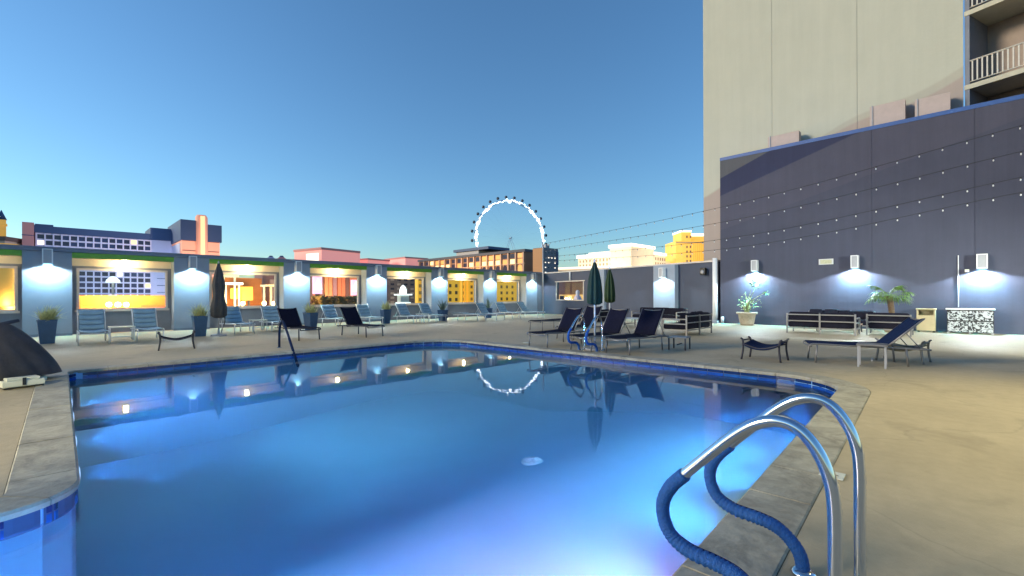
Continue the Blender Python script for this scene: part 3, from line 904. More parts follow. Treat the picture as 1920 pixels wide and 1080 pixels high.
# ================================================================== CITY BEYOND
def block(name, label, cat, ax, ay, bx, by, depth, z0, z1, m, group=None):
    """box building; A->B runs left to right as seen from the pool"""
    ang = math.atan2(by - ay, bx - ax); L = math.hypot(bx - ax, by - ay)
    t = thing(name, label, cat, (ax, ay, z0), ang, group)
    q = MB(); q.box(0, L, 0, depth, 0, z1 - z0); q.build('wall', m, t)
    return t, L
def win_grid(t, xs, zs, w, h, mats, name='window', y=-.03, lit=0.0, litmats=None):
    cache = {}
    for i, x in enumerate(xs):
        for j, z in enumerate(zs):
            m = random.choice(litmats) if litmats and random.random() < lit else random.choice(mats)
            if m.name not in cache:
                q = MB(); q.box(-w / 2, w / 2, y, .05, -h / 2, h / 2); cache[m.name] = q.mesh(name, m)
            link(name, cache[m.name], t, (x, 0, z))
Mw_dark = mat('dark_window', (.018, .024, .06), .2, var=.3, scale=1)
Mw_dark2 = mat('blue_window', (.02, .035, .11), .2, var=.3, scale=1)
Mw_warm = mat('lit_window', (.3, .2, .1), .4, var=0, emit=(1.0, .62, .25), estr=1.04)
Mw_white = mat('bright_window', (.4, .4, .4), .4, var=0, emit=(1, .85, .65), estr=0.814)
M_hblue = mat('hotel_blue', (.035, .080, .19), .6, var=.1, scale=.05)
M_hwhite = mat('hotel_white', (.58, .62, .82), .6, var=.06, scale=.05)
M_hpink = mat('hotel_pink', (.60, .28, .27), .7, var=.08, scale=.05)
M_hpeach = mat('hotel_peach_glow', (.66, .38, .31), .7, var=.06, scale=.05, emit=(1, .35, .15), estr=0.178)  # weak emission imitates floodlight on the peach walls
HY = 330.0
# long hotel
ht, HL = block('long_hotel', 'long dark blue hotel with white columns behind the garden wall', 'building', -9.3, HY, 52, HY, 22, -12, 36.0, M_hwhite)
xs = [2.0 + 3.02 * k for k in range(15)]
zs = [44.2 - 3.05 * k for k in range(13)]
q = MB(); q.box(-.5, 45.4, -.6, 22.2, 46.0, 49.6); q.box(0, 6.5, -.8, 22.4, 49.6, 50.4); q.build('roof', M_hblue, ht)
q = MB(); q.box(45.5, 61.6, -1, 22.6, 46.2, 53.2); q.build('roof', M_hblue, ht)
win_grid(ht, xs, zs, 2.5, 2.2, [Mw_dark, Mw_dark2, Mw_dark], lit=.07, litmats=[Mw_warm, Mw_white])
fin = MB(); fin.box(-.30, .30, -.5, 0, 4, 45.9); fme = fin.mesh('column', M_hwhite)
for k in range(16):
    link('column', fme, ht, (.49 + 3.02 * k, 0, 0))
for z in (8, 12, 16, 20, 24, 28, 32, 36):
    q = MB(); q.box(48.5, 61, -.25, -.02, z - .15, z + .15); q.build('string_course', M_hblue, ht)
# pink end block left of the hotel
pe, L = block('pink_stair_tower', 'pink stair tower at the left end of the long hotel', 'building', -13.6, HY - 3, -9.6, HY - 3, 20, -12, 38.6, M_hpink)
for z in (32, 38, 44):
    q = MB(); q.box(-.1, L + .1, -.15, 0, z, z + .35); q.build('string_course', M_hblue, pe)
# peach corner tower
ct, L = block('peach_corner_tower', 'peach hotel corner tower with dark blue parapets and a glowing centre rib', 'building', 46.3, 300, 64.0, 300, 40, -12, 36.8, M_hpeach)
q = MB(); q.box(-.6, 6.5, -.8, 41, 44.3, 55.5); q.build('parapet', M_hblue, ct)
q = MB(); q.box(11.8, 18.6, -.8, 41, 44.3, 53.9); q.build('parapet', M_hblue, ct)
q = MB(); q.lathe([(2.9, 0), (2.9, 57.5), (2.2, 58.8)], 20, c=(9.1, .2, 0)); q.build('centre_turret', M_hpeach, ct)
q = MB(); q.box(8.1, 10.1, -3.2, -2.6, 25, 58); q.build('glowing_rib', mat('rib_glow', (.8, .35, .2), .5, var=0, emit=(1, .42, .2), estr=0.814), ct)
for z in (26, 32.3, 38.5, 44):
    q = MB(); q.box(.3, 17.4, -.2, -.02, z, z + .5); q.build('string_course', mat('course', (.30, .16, .14), .7), ct)
q = MB(); q.box(-.25, -.02, 4, 36, 20, 43); q.build('glass_side', M_hwhite, ct)
# gold spire tower on the extreme left
gt = thing('gold_clock_tower', 'slim gold tower with a dark pointed roof at the left edge of the photo', 'building', ddd(3, 560, 230).to_2d().to_3d() + Vector((0, 0, -12)))
Mgold = mat('gold_render_glow', (.62, .36, .07), .6, var=.15, scale=.3, emit=(1, .55, .1), estr=0.178)  # floodlit look put into the gold paint as faint emission
q = MB(); q.box(-1.6, 1.6, -1.6, 1.6, 0, 53); q.build('shaft', Mgold, gt)
q = MB(); q.box(-2, 2, -2, 2, 50, 51); q.box(-2, 2, -2, 2, 42, 43); q.build('cornice', Mgold, gt)
q = MB(); q.lathe([(2.0, 53), (.1, 58)], 4); q.build('roof', M_hblue, gt)
cr, L = block('cream_arcade_roof', 'low cream building with a brown roof between the gold tower and the pink stair tower', 'building', *ddd(9, 450, 215).to_2d(), *ddd(52, 450, 228).to_2d(), 12, -12, 28.5, mat('cream_far', (.62, .47, .40), .7))
q = MB(); q.box(-.5, L + .5, -.6, 12.5, 40.5, 42.5); q.build('roof', mat('brown_far', (.16, .11, .10), .7), cr)
for k in range(8):
    q = MB(); q.lathe([(.9, 0), (.9, 1.0), (.1, 2.0)], 8, c=(1 + k * (L - 2) / 7, -.4, 35)); q.build('finial', M_hblue, cr)
# pink casino lobby
pk, L = block('pink_casino_lobby', 'low pink lit lobby building peeping over the wall above the third pier', 'building', *ddd(552, 480, 300).to_2d(), *ddd(603, 480, 285).to_2d(), 30, -12, 32, mat('pink_far_glow', (.80, .42, .38), .7, emit=(1, .35, .3), estr=0.222))  # pink paint glows slightly in place of facade lighting
q = MB(); q.box(-.4, L + .4, -.5, 30, 43, 44.4); q.build('roof', M_hpink, pk)
q = MB(); q.box(L * .45, L * .9, -.1, 0, 36, 41); q.build('lit_opening', Mw_white, pk)
for k, px in enumerate((508, 528)):
    p = ddd(px, 480, 290)
    t = thing('pavilion_dome', ['small white dome left of the pink lobby roof', 'small pink dome next to the pink lobby roof'][k], 'building', (p.x, p.y, -12))
    q = MB(); q.lathe([(3.4, 0), (3.4, 35), (3.2, 37), (1.6, 38.6), (.2, 39)], 14); q.build('drum', [M_hwhite, M_hpink][k], t)
    q = MB(); q.lathe([(1.5, 38.5), (.9, 39.6)], 10); q.build('cap', M_hblue, t)
for k, (pa, pb, py, d_) in enumerate(((628, 690, 489, 330), (722, 760, 486, 340))):
    zt = ddd((pa + pb) / 2, py, d_).z
    t, L = block('pink_low_building', ['long low pink building barely above the wall between the third and fourth piers', 'short pink building above the wall over the fourth pier'][k], 'building', *ddd(pa, py, d_ + 10).to_2d(), *ddd(pb, py, d_ - 10).to_2d(), 20, -12, zt, MATS['pink_far_glow'])
    q = MB(); q.box(-.5, L + .5, -.5, 20, zt + 12, zt + 13); q.build('roof', M_hpink, t)
# arcaded hotel in the centre (faces -x)
AX = 180.0
Mbrown = mat('brown_brick', (.30, .185, .12), .8, var=.15, scale=.2)
Mtrim = mat('pale_trim', (.52, .36, .27), .7, var=.1, scale=.2)
ac, AL = block('arcaded_hotel', 'brown arcaded hotel with amber lit windows below the ferris wheel', 'building', AX, 273, AX, 169.6, 25, -12, 25.5, Mbrown)
q = MB(); q.box(-.8, AL + .5, -.9, 25.5, 37.5, 39); q.build('roof', mat('slate_roof', (.05, .06, .09), .6), ac)
q = MB(); q.box(40, 62, 2, 18, 39, 41.6); q.build('roof_house', mat('roof_house', (.55, .5, .48), .7), ac)
q = MB(); q.box(38, 72, 1, 19, 41.6, 43.2); q.build('roof_house_top', M_hblue, ac)
xs = [3.4 + 6.0 * k for k in range(17)]
win_grid(ac, xs, [35.7, 32.6], 3.6, 2.5, [Mw_dark, mat('amber_window', (.3, .14, .04), .4, var=0, emit=(1, .38, .08), estr=0.518)], lit=.15, litmats=[Mw_warm])
for x in xs:
    q = MB(); pts = [(-1.7, 0), (1.7, 0)] + [(1.7 * math.cos(w), 2.4 + 1.7 * math.sin(w)) for w in [math.pi * k / 8 for k in range(9)]]
    q.add([(p[0], -.06, p[1]) for p in pts], [tuple(range(len(pts)))])
    o = q.build('arch', random.choice([Mw_dark, MATS['amber_window'], MATS['amber_window']]), ac); o.location = (x, 0, 26.6)
pil = MB(); pil.box(-.5, .5, -.7, 0, 12, 37.4); pme = pil.mesh('pilaster', Mtrim)
for k in range(18): link('pilaster', pme, ac, (.4 + 6.0 * k, 0, 0))
q = MB(); q.box(0, AL, -.5, -.02, 30.9, 31.3); q.build('string_course', Mtrim, ac)
et, L = block('grey_end_tower', 'grey flat topped tower at the right end of the arcaded hotel', 'building', 178, 155, 190.5, 155, 7, -12, 26.6, mat('grey_far', (.20, .20, .23), .8, var=.1, scale=.2))
q = MB(); q.box(-.3, -.02, .05, 6.9, 10, 38.3); q.build('orange_side', mat('orange_side', (.50, .26, .12), .7, var=.1), et)
q = MB(); q.box(L - 1.6, L + .1, -.2, 7, 30, 37); q.build('dark_fin', M_hblue, et)
q = MB(); q.box(4.5, 6, 2, 4, 38.6, 40.6); q.box(7, 7.6, 2, 3, 38.6, 41); q.build('roof_unit', M_greymetal, et)
win_grid(et, [2 + 2.6 * k for k in range(4)], [36 - 2.6 * k for k in range(6)], 1.0, .5, [Mw_dark, Mw_white], lit=.1, litmats=[Mw_white])
for z in range(6):
    pass
# cream palace hotel
Mcream = mat('cream_stone_glow', (.62, .50, .36), .7, var=.08, scale=.2, emit=(1, .75, .45), estr=0.148)  # cream wall paint emits a little, as if lit from below
Mcreamlit = mat('cream_cornice_glow', (.85, .78, .66), .6, var=0, emit=(1, .85, .65), estr=0.666)  # cornice brightness comes from emission in its colour
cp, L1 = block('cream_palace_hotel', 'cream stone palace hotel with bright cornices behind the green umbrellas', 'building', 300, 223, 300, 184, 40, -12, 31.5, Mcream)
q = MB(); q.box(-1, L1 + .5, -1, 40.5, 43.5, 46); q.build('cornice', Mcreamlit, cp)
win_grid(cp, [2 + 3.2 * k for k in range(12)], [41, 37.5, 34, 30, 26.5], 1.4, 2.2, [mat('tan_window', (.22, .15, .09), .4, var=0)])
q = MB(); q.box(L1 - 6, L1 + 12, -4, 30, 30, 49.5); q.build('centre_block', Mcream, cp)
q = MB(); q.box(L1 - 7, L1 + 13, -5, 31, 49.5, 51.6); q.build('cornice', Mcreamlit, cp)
t2, L2 = block('cream_palace_wing', 'right wing of the cream palace hotel with regular window bays', 'building', 306, 176, 358, 176, 40, -12, 34.0, Mcream)
q = MB(); q.box(-.5, L2 + .8, -1, 40.5, 46, 48.2); q.build('cornice', Mcreamlit, t2)
win_grid(t2, [3 + 4.0 * k for k in range(13)], [43, 39, 35, 30.5, 27], 1.8, 2.4, [MATS['tan_window']])
q = MB(); q.box(L2 + .05, L2 + 28, 4, 30, 0, 42.5); q.build('annex', MATS['cream_stone_glow'], t2)
lo, L = block('cream_low_hall', 'low cream hall roof just above the end wall left of the palace hotel', 'building', *ddd(1046, 500, 290).to_2d(), *ddd(1150, 500, 270).to_2d(), 20, -12, 18.5, Mcream)
q = MB(); q.box(-.5, L + .5, -.5, 20, 30, 31.3); q.build('roof', Mcreamlit, lo)
# golden tower
go, L = block('golden_tower', 'golden hotel tower with a white crown beside the cream tower edge', 'building', *ddd(1267, 480, 380).to_2d(), *ddd(1345, 480, 380).to_2d(), 26, -12, 47, mat('golden_far_glow', (.74, .45, .13), .5, var=.1, scale=.3, emit=(1, .5, .04), estr=0.326))  # golden paint carries a faint glow of its own for floodlighting
q = MB(); q.box(5, 13, .5, 20, 59, 66.5); q.build('upper_block', MATS['golden_far_glow'], go)
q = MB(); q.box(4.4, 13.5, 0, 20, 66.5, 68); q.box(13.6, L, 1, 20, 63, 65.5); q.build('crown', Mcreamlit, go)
q = MB(); q.box(13.6, L, 1.2, 20, 59, 63); q.build('upper_block', MATS['golden_far_glow'], go)
win_grid(go, [9.5, 12.5], [62.5, 54, 50, 46, 42, 38, 34], 1.3, 2.0, [Mbrown])
rib = MB(); rib.box(-.18, .18, -.35, 0, 20, 57); rme = rib.mesh('rib', Mcreamlit if False else MATS['golden_far_glow'])
for k in range(12): link('rib', rme, go, (14.5 + k * 1.6, 0, 0))
q = MB(); q.box(0, L, -.5, -.02, 57.2, 58); q.build('string_course', Mtrim, go)

# ---- ferris wheel
fwc = ddd(957, 446, 930); fr_ = 70 / 845 * 930
fw = thing('ferris_wheel', 'giant ferris wheel with a white lit rim and dark cabins', 'ferris wheel', (fwc.x, fwc.y, -12), R(-45 + 24))
hc = fwc.z + 12
M_rim = mat('rim_light', (.9, .9, .95), .4, var=0, emit=(.80, .90, 1.0), estr=2.37)
M_rimgrey = mat('rim_frame', (.40, .52, .66), .5, var=0)
def circ(r, y, n=84):
    return [(r * math.cos(2 * math.pi * k / n), y, hc + r * math.sin(2 * math.pi * k / n)) for k in range(n + 1)]
q = MB(); q.tube(circ(fr_, 0), 1.7, 8, cap=False); q.tube(circ(fr_ - 3.2, -2.4), .5, 6, cap=False); q.tube(circ(fr_ - 3.2, 2.4), .5, 6, cap=False)
q.build('rim', M_rimgrey, fw)
q = MB()
for k in range(84):
    w0 = 2 * math.pi * (k + random.uniform(.0, .3)) / 84; w1 = 2 * math.pi * (k + random.uniform(.6, .95)) / 84
    rr = fr_ - random.uniform(-.5, 3.5)
    q.tube([(rr * math.cos(w0 + (w1 - w0) * s / 3), -2.2, hc + rr * math.sin(w0 + (w1 - w0) * s / 3)) for s in range(4)], random.choice((.9, 1.6, 2.4, 3.0)), 6)
q.build('rim_lamp_band', M_rim, fw)['kind'] = 'stuff'
cab = MB(); cab.lathe([(.3, -3.2), (2.1, -2.4), (3.0, -.8), (3.0, .8), (2.1, 2.4), (.3, 3.2)], 12); cme = cab.mesh('cabin', mat('cabin_dark', (.05, .06, .09), .4, var=0))
for k in range(28):
    w = 2 * math.pi * (k + .5) / 28
    link('cabin', cme, fw, ((fr_ + 6.5) * math.cos(w), 0, hc + (fr_ + 6.5) * math.sin(w)))
q = MB()
for k in range(28):
    w = 2 * math.pi * k / 28
    q.tube([(0, 3 * (-1) ** k, hc), (fr_ * math.cos(w), 0, hc + fr_ * math.sin(w))], .06, 4)
q.build('spoke_cable', M_rimgrey, fw)
for sx in (-1, 1):
    for sy in (-1, 1):
        q = MB(); q.tube([(sx * 46, sy * 14, 0), (0, sy * 3, hc)], .35, 6); q.build('leg', M_rimgrey, fw)
q = MB(); q.tube([(0, -5, hc), (0, 5, hc)], 1.2, 12); q.build('hub', M_rimgrey, fw)

# ---- street scene seen through the windows
M_orange = mat('orange_lit_wall', (.55, .19, .05), .7, var=.15, scale=.5)  # orange street light is put into this wall colour
M_yellowlit = mat('yellow_sign', (.7, .42, .05), .5, var=.2, scale=1, emit=(1, .55, .04), estr=0.814)
M_pinkscreen = mat('pink_screen', (.6, .3, .4), .5, var=0, emit=(1, .36, .52), estr=1.11)
M_whitelit = mat('white_glow_stone', (.8, .82, .8), .6, var=0, emit=(.9, 1, .95), estr=0.888)  # white that glows by itself, on stone parts that are no lamps
def wblock(name, label, cat, pa, pb, pt, y, m, z0=-12, depth=4):
    a, b = ony(pa, pt, y), ony(pb, pt, y)
    return block(name, label, cat, a.x, y, b.x, y, depth, z0, (a.z + b.z) / 2, m)
t, L = wblock('orange_low_building', 'long orange lit low building below the dark hotel in the window', 'building', 120, 340, 554, 62, M_orange)
q = MB(); q.box(-.1, L + .1, -.3, -.02, 10.6, 10.9); q.build('ledge', M_yellowlit, t)
q = MB(); q.box(L * .62, L * .98, -.2, -.02, 12.0, 12.5); q.build('red_band', mat('red_band', (.45, .10, .06), .7), t)
for k, px in enumerate((204, 221, 237)):
    p = ony(px, 571, 60.5)
    g_ = thing('globe_lamp', ['left', 'middle', 'right'][k] + ' of the three glowing globe lamps before the orange low building', 'lamp', (p.x, p.y, -12), 0, 'glowing globe lamps')
    q = MB(); q.lathe([(.1, 0), (.1, .1), (.05, .2), (.05, p.z + 11.6)], 8); q.build('post', M_bronze, g_)
    q = MB(); q.lathe([(.04, -.26), (.19, -.19), (.26, 0), (.19, .19), (.04, .26)], 14, c=(0, 0, p.z + 12)); q.build('globe', M_globe, g_)
    s = spot((0, -.7, p.z + 12), 1700, (1, .55, .16), 0, 0, .4, (0, 0, -1), 'POINT'); s.parent = g_
p = ony(212, 540, 100)
sl = thing('street_lamp', 'white T shaped canopy lamp in front of the long hotel seen through the window', 'street lamp', (p.x, p.y, -12))
q = MB(); q.box(-.15, .15, -.15, .15, 0, 15.8); q.build('post', M_white, sl)
q = MB(); q.lathe([(.95, 15.8), (.85, 16.2), (.4, 16.7), (.1, 16.8)], 14); q.build('canopy', M_whitelit, sl)
# left edge window
t, L = wblock('brown_shop_block', 'brown building seen through the window cut by the left edge', 'building', -160, 40, 500, 55, mat('brown_far2', (.26, .13, .09), .7, var=.2, scale=.5))
win_grid(t, [.9 + 1.2 * k for k in range(4) if .9 + 1.2 * k < L - .5], [12.3, 13.6], .7, .8, [Mw_warm, Mw_dark, M_yellowlit])
p = ony(7, 540, 50)
t = thing('golden_column', 'thick golden column seen through the window at the left edge', 'column', (p.x, p.y, -12))
q = MB(); q.lathe([(.9, 0), (.8, 1), (.55, 12), (.55, 16.8), (.8, 17.3)], 16); q.build('shaft', Mgold, t)
q = MB(); q.lathe([(.9, 12.2), (.9, 12.7)], 16); q.build('ring', Mgold, t)
# window with the orange street
t, L = wblock('orange_casino_front', 'orange stepped casino front seen through the window beside the folded grey umbrella', 'building', 400, 491, 521, 70, M_orange)
t, L = wblock('mauve_side_block', 'mauve building right of the orange casino front', 'building', 492, 545, 512, 76, mat('mauve_far', (.36, .16, .17), .7, var=.15, scale=.5))
q = MB(); q.box(1, 1.7, -.4, 0, 0, 16); q.build('pale_pilaster', mat('pale_pink', (.75, .5, .42), .6), t)
for k, (pa, pb, pt_, pb_) in enumerate(((434, 450, 541, 560), (453, 474, 538, 563))):
    a, b = ony(pa, pb_, 66), ony(pb, pt_, 66)
    t = thing('lit_sign', ['small lit amber sign box on posts before the orange casino front', 'large lit yellow sign box before the orange casino front'][k], 'sign', (a.x, 66, -12))
    q = MB(); q.box(0, b.x - a.x, 0, .6, a.z + 12, b.z + 12); q.build('sign_box', M_yellowlit, t)
    q = MB(); q.box(.3, .5, .2, .4, 0, a.z + 12); q.box(b.x - a.x - .5, b.x - a.x - .3, .2, .4, 0, a.z + 12); q.build('post', M_bronze, t)
for k, (pa, pb, py, yy) in enumerate(((424, 456, 531, 64), (497, 516, 535, 64), (420, 448, 516, 64))):
    a, b = ony(pa, py, yy), ony(pb, py, yy)
    t = thing('canopy_roof', ['white canopy roof before the orange casino front', 'white canopy roof before the mauve building', 'uppermost thin white canopy roof in the orange window'][k], 'canopy', (a.x, yy, -12))
    q = MB(); q.box(0, b.x - a.x, 0, 2, a.z + 11.85, a.z + 12.1); q.build('roof', M_whitelit if k == 0 else M_plasticwhite, t)
    q = MB(); q.box(.1, .3, 1, 1.2, 0, a.z + 11.85); q.box(b.x - a.x - .3, b.x - a.x - .1, 1, 1.2, 0, a.z + 11.85); q.build('post', M_plasticwhite, t)
for k, px in enumerate((455, 495, 513)):
    p = ony(px, 569, 58)
    t = thing('traffic_lamp', 'glowing warm street globe low in the orange window, ' + ['under the yellow sign box', 'under the orange casino corner', 'before the mauve building'][k], 'lamp', (p.x, p.y, -12), 0, 'glowing street globes')
    q = MB(); q.tube([(0, 0, 0), (0, 0, p.z + 11.7)], .06, 6); q.build('post', M_bronze, t)
    q = MB(); q.lathe([(.04, -.26), (.19, -.17), (.25, 0), (.19, .17), (.04, .26)], 12, c=(0, 0, p.z + 12)); q.build('globe', M_globe, t)
    s = spot((0, -.7, p.z + 12), 1700, (1, .55, .16), 0, 0, .4, (0, 0, -1), 'POINT'); s.parent = t
# pink screen window
t, L = wblock('red_striped_tower', 'red and mauve striped facade seen between the pink screens', 'building', 586, 700, 500, 95, mat('red_far', (.34, .13, .12), .7, var=.2, scale=.5))
ms = [mat('stripe_red', (.55, .17, .10), .7), mat('stripe_mauve', (.30, .17, .24), .7), mat('stripe_orange', (.62, .25, .13), .7), mat('stripe_dark', (.16, .08, .09), .7)]
for k in range(14):
    q = MB(); q.box(0, .75, -.15 - .1 * (k % 3), -.02, 8, 19); o = q.build('stripe', ms[(k * 7 + k // 3) % 4], t); o.location = (L * (k + .5) / 14.5, 0, 0)
for k, (pa, pb, pt_, pb_) in enumerate(((589, 604, 518, 551), (661, 675, 525, 554))):
    a, b = ony(pa, pb_, 84), ony(pb, pt_, 84)
    t = thing('led_screen', ['tall pink glowing screen left in the pink window', 'pink and white glowing screen right in the pink window'][k], 'screen', (a.x, 84, -12))
    q = MB(); q.box(0, b.x - a.x, 0, .8, a.z + 12, b.z + 12); q.build('screen', M_pinkscreen, t)
    q = MB(); q.box(.4, b.x - a.x - .4, .2, .6, 0, a.z + 12); q.build('post', M_bronze, t)
    q = MB(); q.lathe([(.7, 0), (.6, .8), (.25, 1.6), (.1, 2)], 10, c=((b.x - a.x) / 2, -.1, a.z + 12 + .8)); q.build('white_emblem', M_whitelit, t)
def bush_mass(name, label, pa, pb, pt_, y, m, n_):
    a, b = ony(pa, pt_, y), ony(pb, pt_, y)
    q = MB()
    for _ in range(n_):
        c = Vector((random.uniform(a.x, b.x), y + random.uniform(-1.5, 1.5), random.uniform(-12, a.z) if random.random() < .3 else random.uniform(a.z - 2.2, a.z)))
        u = Vector((random.gauss(0, 1), random.gauss(0, 1), random.gauss(0, 1))).normalized() * .3; v = u.orthogonal().normalized() * .15
        q.add([c - u, c + v, c + u, c - v], [(0, 1, 2, 3)])
    o = q.build('foliage', m, None); o['kind'] = 'stuff'; o['label'] = label
    return o
bush_mass('trees', 'mass of amber lit tree tops low in the pink window', 588, 684, 556, 60, mat('amber_lit_leaf', (.30, .21, .07), .7, var=.4, scale=.5), 2600)  # amber street light painted into the leaf colour
# fountain window
t, L = wblock('grey_grid_tower', 'dark grey gridded tower seen through the fountain window', 'building', 728, 800, 500, 90, mat('grey_grid', (.13, .12, .13), .7, var=.15, scale=.5))
win_grid(t, [1 + 1.7 * k for k in range(8)], [10 + 1.0 * k for k in range(8)], .9, .45, [Mw_dark, mat('pale_window', (.35, .33, .30), .5, var=0)])
a = ony(756, 580, 62)
t = thing('white_fountain', 'white lit monument with dome and arch seen through the window', 'monument', (a.x, 62, -12))
zz = a.z + 12
q = MB(); q.box(-1.0, 1.0, -.6, .6, 0, zz + 1.1); q.build('plinth', M_whitelit, t)
q = MB(); q.box(-.75, .75, -.5, .5, zz + 1.1, zz + 2.2); q.build('body', M_plasticwhite, t)
q = MB(); q.box(-1.15, 1.15, -.8, .8, zz + 2.2, zz + 2.4); q.build('ledge', M_whitelit, t)
q = MB(); q.lathe([(.55, zz + 2.4), (.55, zz + 3.0), (.38, zz + 3.5), (.1, zz + 3.8)], 12); q.build('dome', M_whitelit, t)
q = MB(); q.lathe([(.4, 0), (.4, .03)], 14); o = q.build('arch_opening', mat('teal_dark', (.06, .16, .18), .5), t); o.location = (0, -.61, zz + .4); o.rotation_euler = (R(90), 0, 0)
# yellow blocks
M_yel = mat('yellow_render_glow', (.72, .38, .045), .6, var=.08, scale=.5, emit=(1, .52, .03), estr=0.326)  # emission in the render stands for floodlight on the yellow blocks
M_ywin = mat('yellow_block_window', (.20, .13, .05), .5, var=0)
def yellow(label, pa, pb, y, cols, ztop=4.2):
    t, L = wblock('yellow_apartment_block', label, 'building', pa, pb, 515, y, M_yel, depth=.8)
    xs = [L * (k + .5) / cols for k in range(cols)]
    win_grid(t, xs, [9.3 + 1.15 * k for k in range(7)], .5, .55, [M_ywin, mat('yw2', (.35, .2, .05), .5, var=0)])
    q = MB(); q.box(-.02, L + .02, -.12, -.01, 8.2, 8.5); q.build('plinth_band', Mtrim, t)
    return t, L
yellow('narrow yellow block at the right edge of the fountain window', 783, 801, 64, 2)
yellow('yellow block with two window columns left in the first yellow window', 838, 861, 60, 2)
t, L = yellow('recessed yellow block with plain ribs between its window columns', 861, 906, 66, 3)
for k in range(3):
    q = MB(); q.box(.2 + k * .8, .45 + k * .8, -.5, -.02, 8.6, 17); q.build('rib', M_yel, t)
yellow('broad yellow block with five window columns filling the last window', 924, 985, 62, 6)
# behind the small window in the end wall
pw = bwM @ Vector((s0, 30, 0)); pw2 = bwM @ Vector((s1, 30, 0))
bwn = (bwM.to_3x3() @ Vector((0, 1, 0)))
def bblock(name, label, cat, pa, pb, pt_, d_, m):
    a, b = ddd(pa, pt_, d_), ddd(pb, pt_, d_)
    return block(name, label, cat, a.x, a.y, b.x, b.y, 4, -12, a.z, m)
t, L = bblock('brown_roofed_house', 'red brown building seen through the small window of the end wall', 'building', 1030, 1110, 518, 75, mat('redbrown', (.26, .10, .08), .7, var=.2, scale=.6))
q = MB(); q.box(0, L, -.2, -.02, 12.2, 13.5); q.build('lit_band', mat('yellow_band_glow', (.6, .38, .16), .6, emit=(1, .55, .15), estr=0.37), t)  # yellow glow put into the band's own colour
q = MB(); q.box(0, L, -.6, -.02, 9.5, 12.0); q.build('lower_wall', mat('mauve_low', (.40, .30, .28), .7), t)
for k in range(5):
    q = MB(); q.box(.4 + k * 1.3, 1.1 + k * 1.3, -.26, -.2, 12.3, 13.3); q.build('window', Mw_dark if k % 2 else Mw_warm, t)
a = ddd(1083, 552, 66)
t = thing('white_statue', 'pale rounded statue seen at the right of the small end wall window', 'statue', (a.x, a.y, -12))
q = MB(); q.lathe([(.5, 0), (.45, 12.0), (.55, 12.2), (.62, 12.7), (.45, 13.2), (.22, 13.5), (.3, 13.7), (.25, 14.0), (.08, 14.15)], 14); q.build('body', M_hwhite, t)
q = MB(); q.lathe([(.9, 11.4), (.9, 11.7)], 14); q.build('base', M_hwhite, t)

# street level floodlights on the facades the windows look at
for px, y, y2, en in ((20, 49, 55, 350), (430, 62, 70, 800), (480, 62, 70, 900), (625, 87, 95, 2600), (655, 87, 95, 2600), (745, 80, 90, 1500), (1060, 62, 75, 700)):
    p = ony(px, 575, y)
    s = spot(p, en, (1, .62, .30), R(140), .8, .4, (.1, 1, .25)); s.name = 'street_floodlight'
# uplights at the feet of the lit hotels
for loc, tgt, en, col in (((15, 296, -4), (18, 330, 22), 17000, (.80, .82, 1.0)), ((42, 300, -4), (44, 330, 22), 12000, (.80, .82, 1.0)), ((56, 270, -4), (55, 300, 32), 60000, (1.0, .62, .46)),
                          ((150, 215, -6), (180, 215, 22), 60000, (1.0, .55, .22)), ((262, 190, -4), (300, 205, 30), 110000, (1.0, .84, .62)), ((330, 145, -4), (330, 176, 30), 90000, (1.0, .84, .62))):
    s = spot(loc, en, col, R(120), .8, .5, Vector(tgt) - Vector(loc)); s.name = 'facade_uplight'

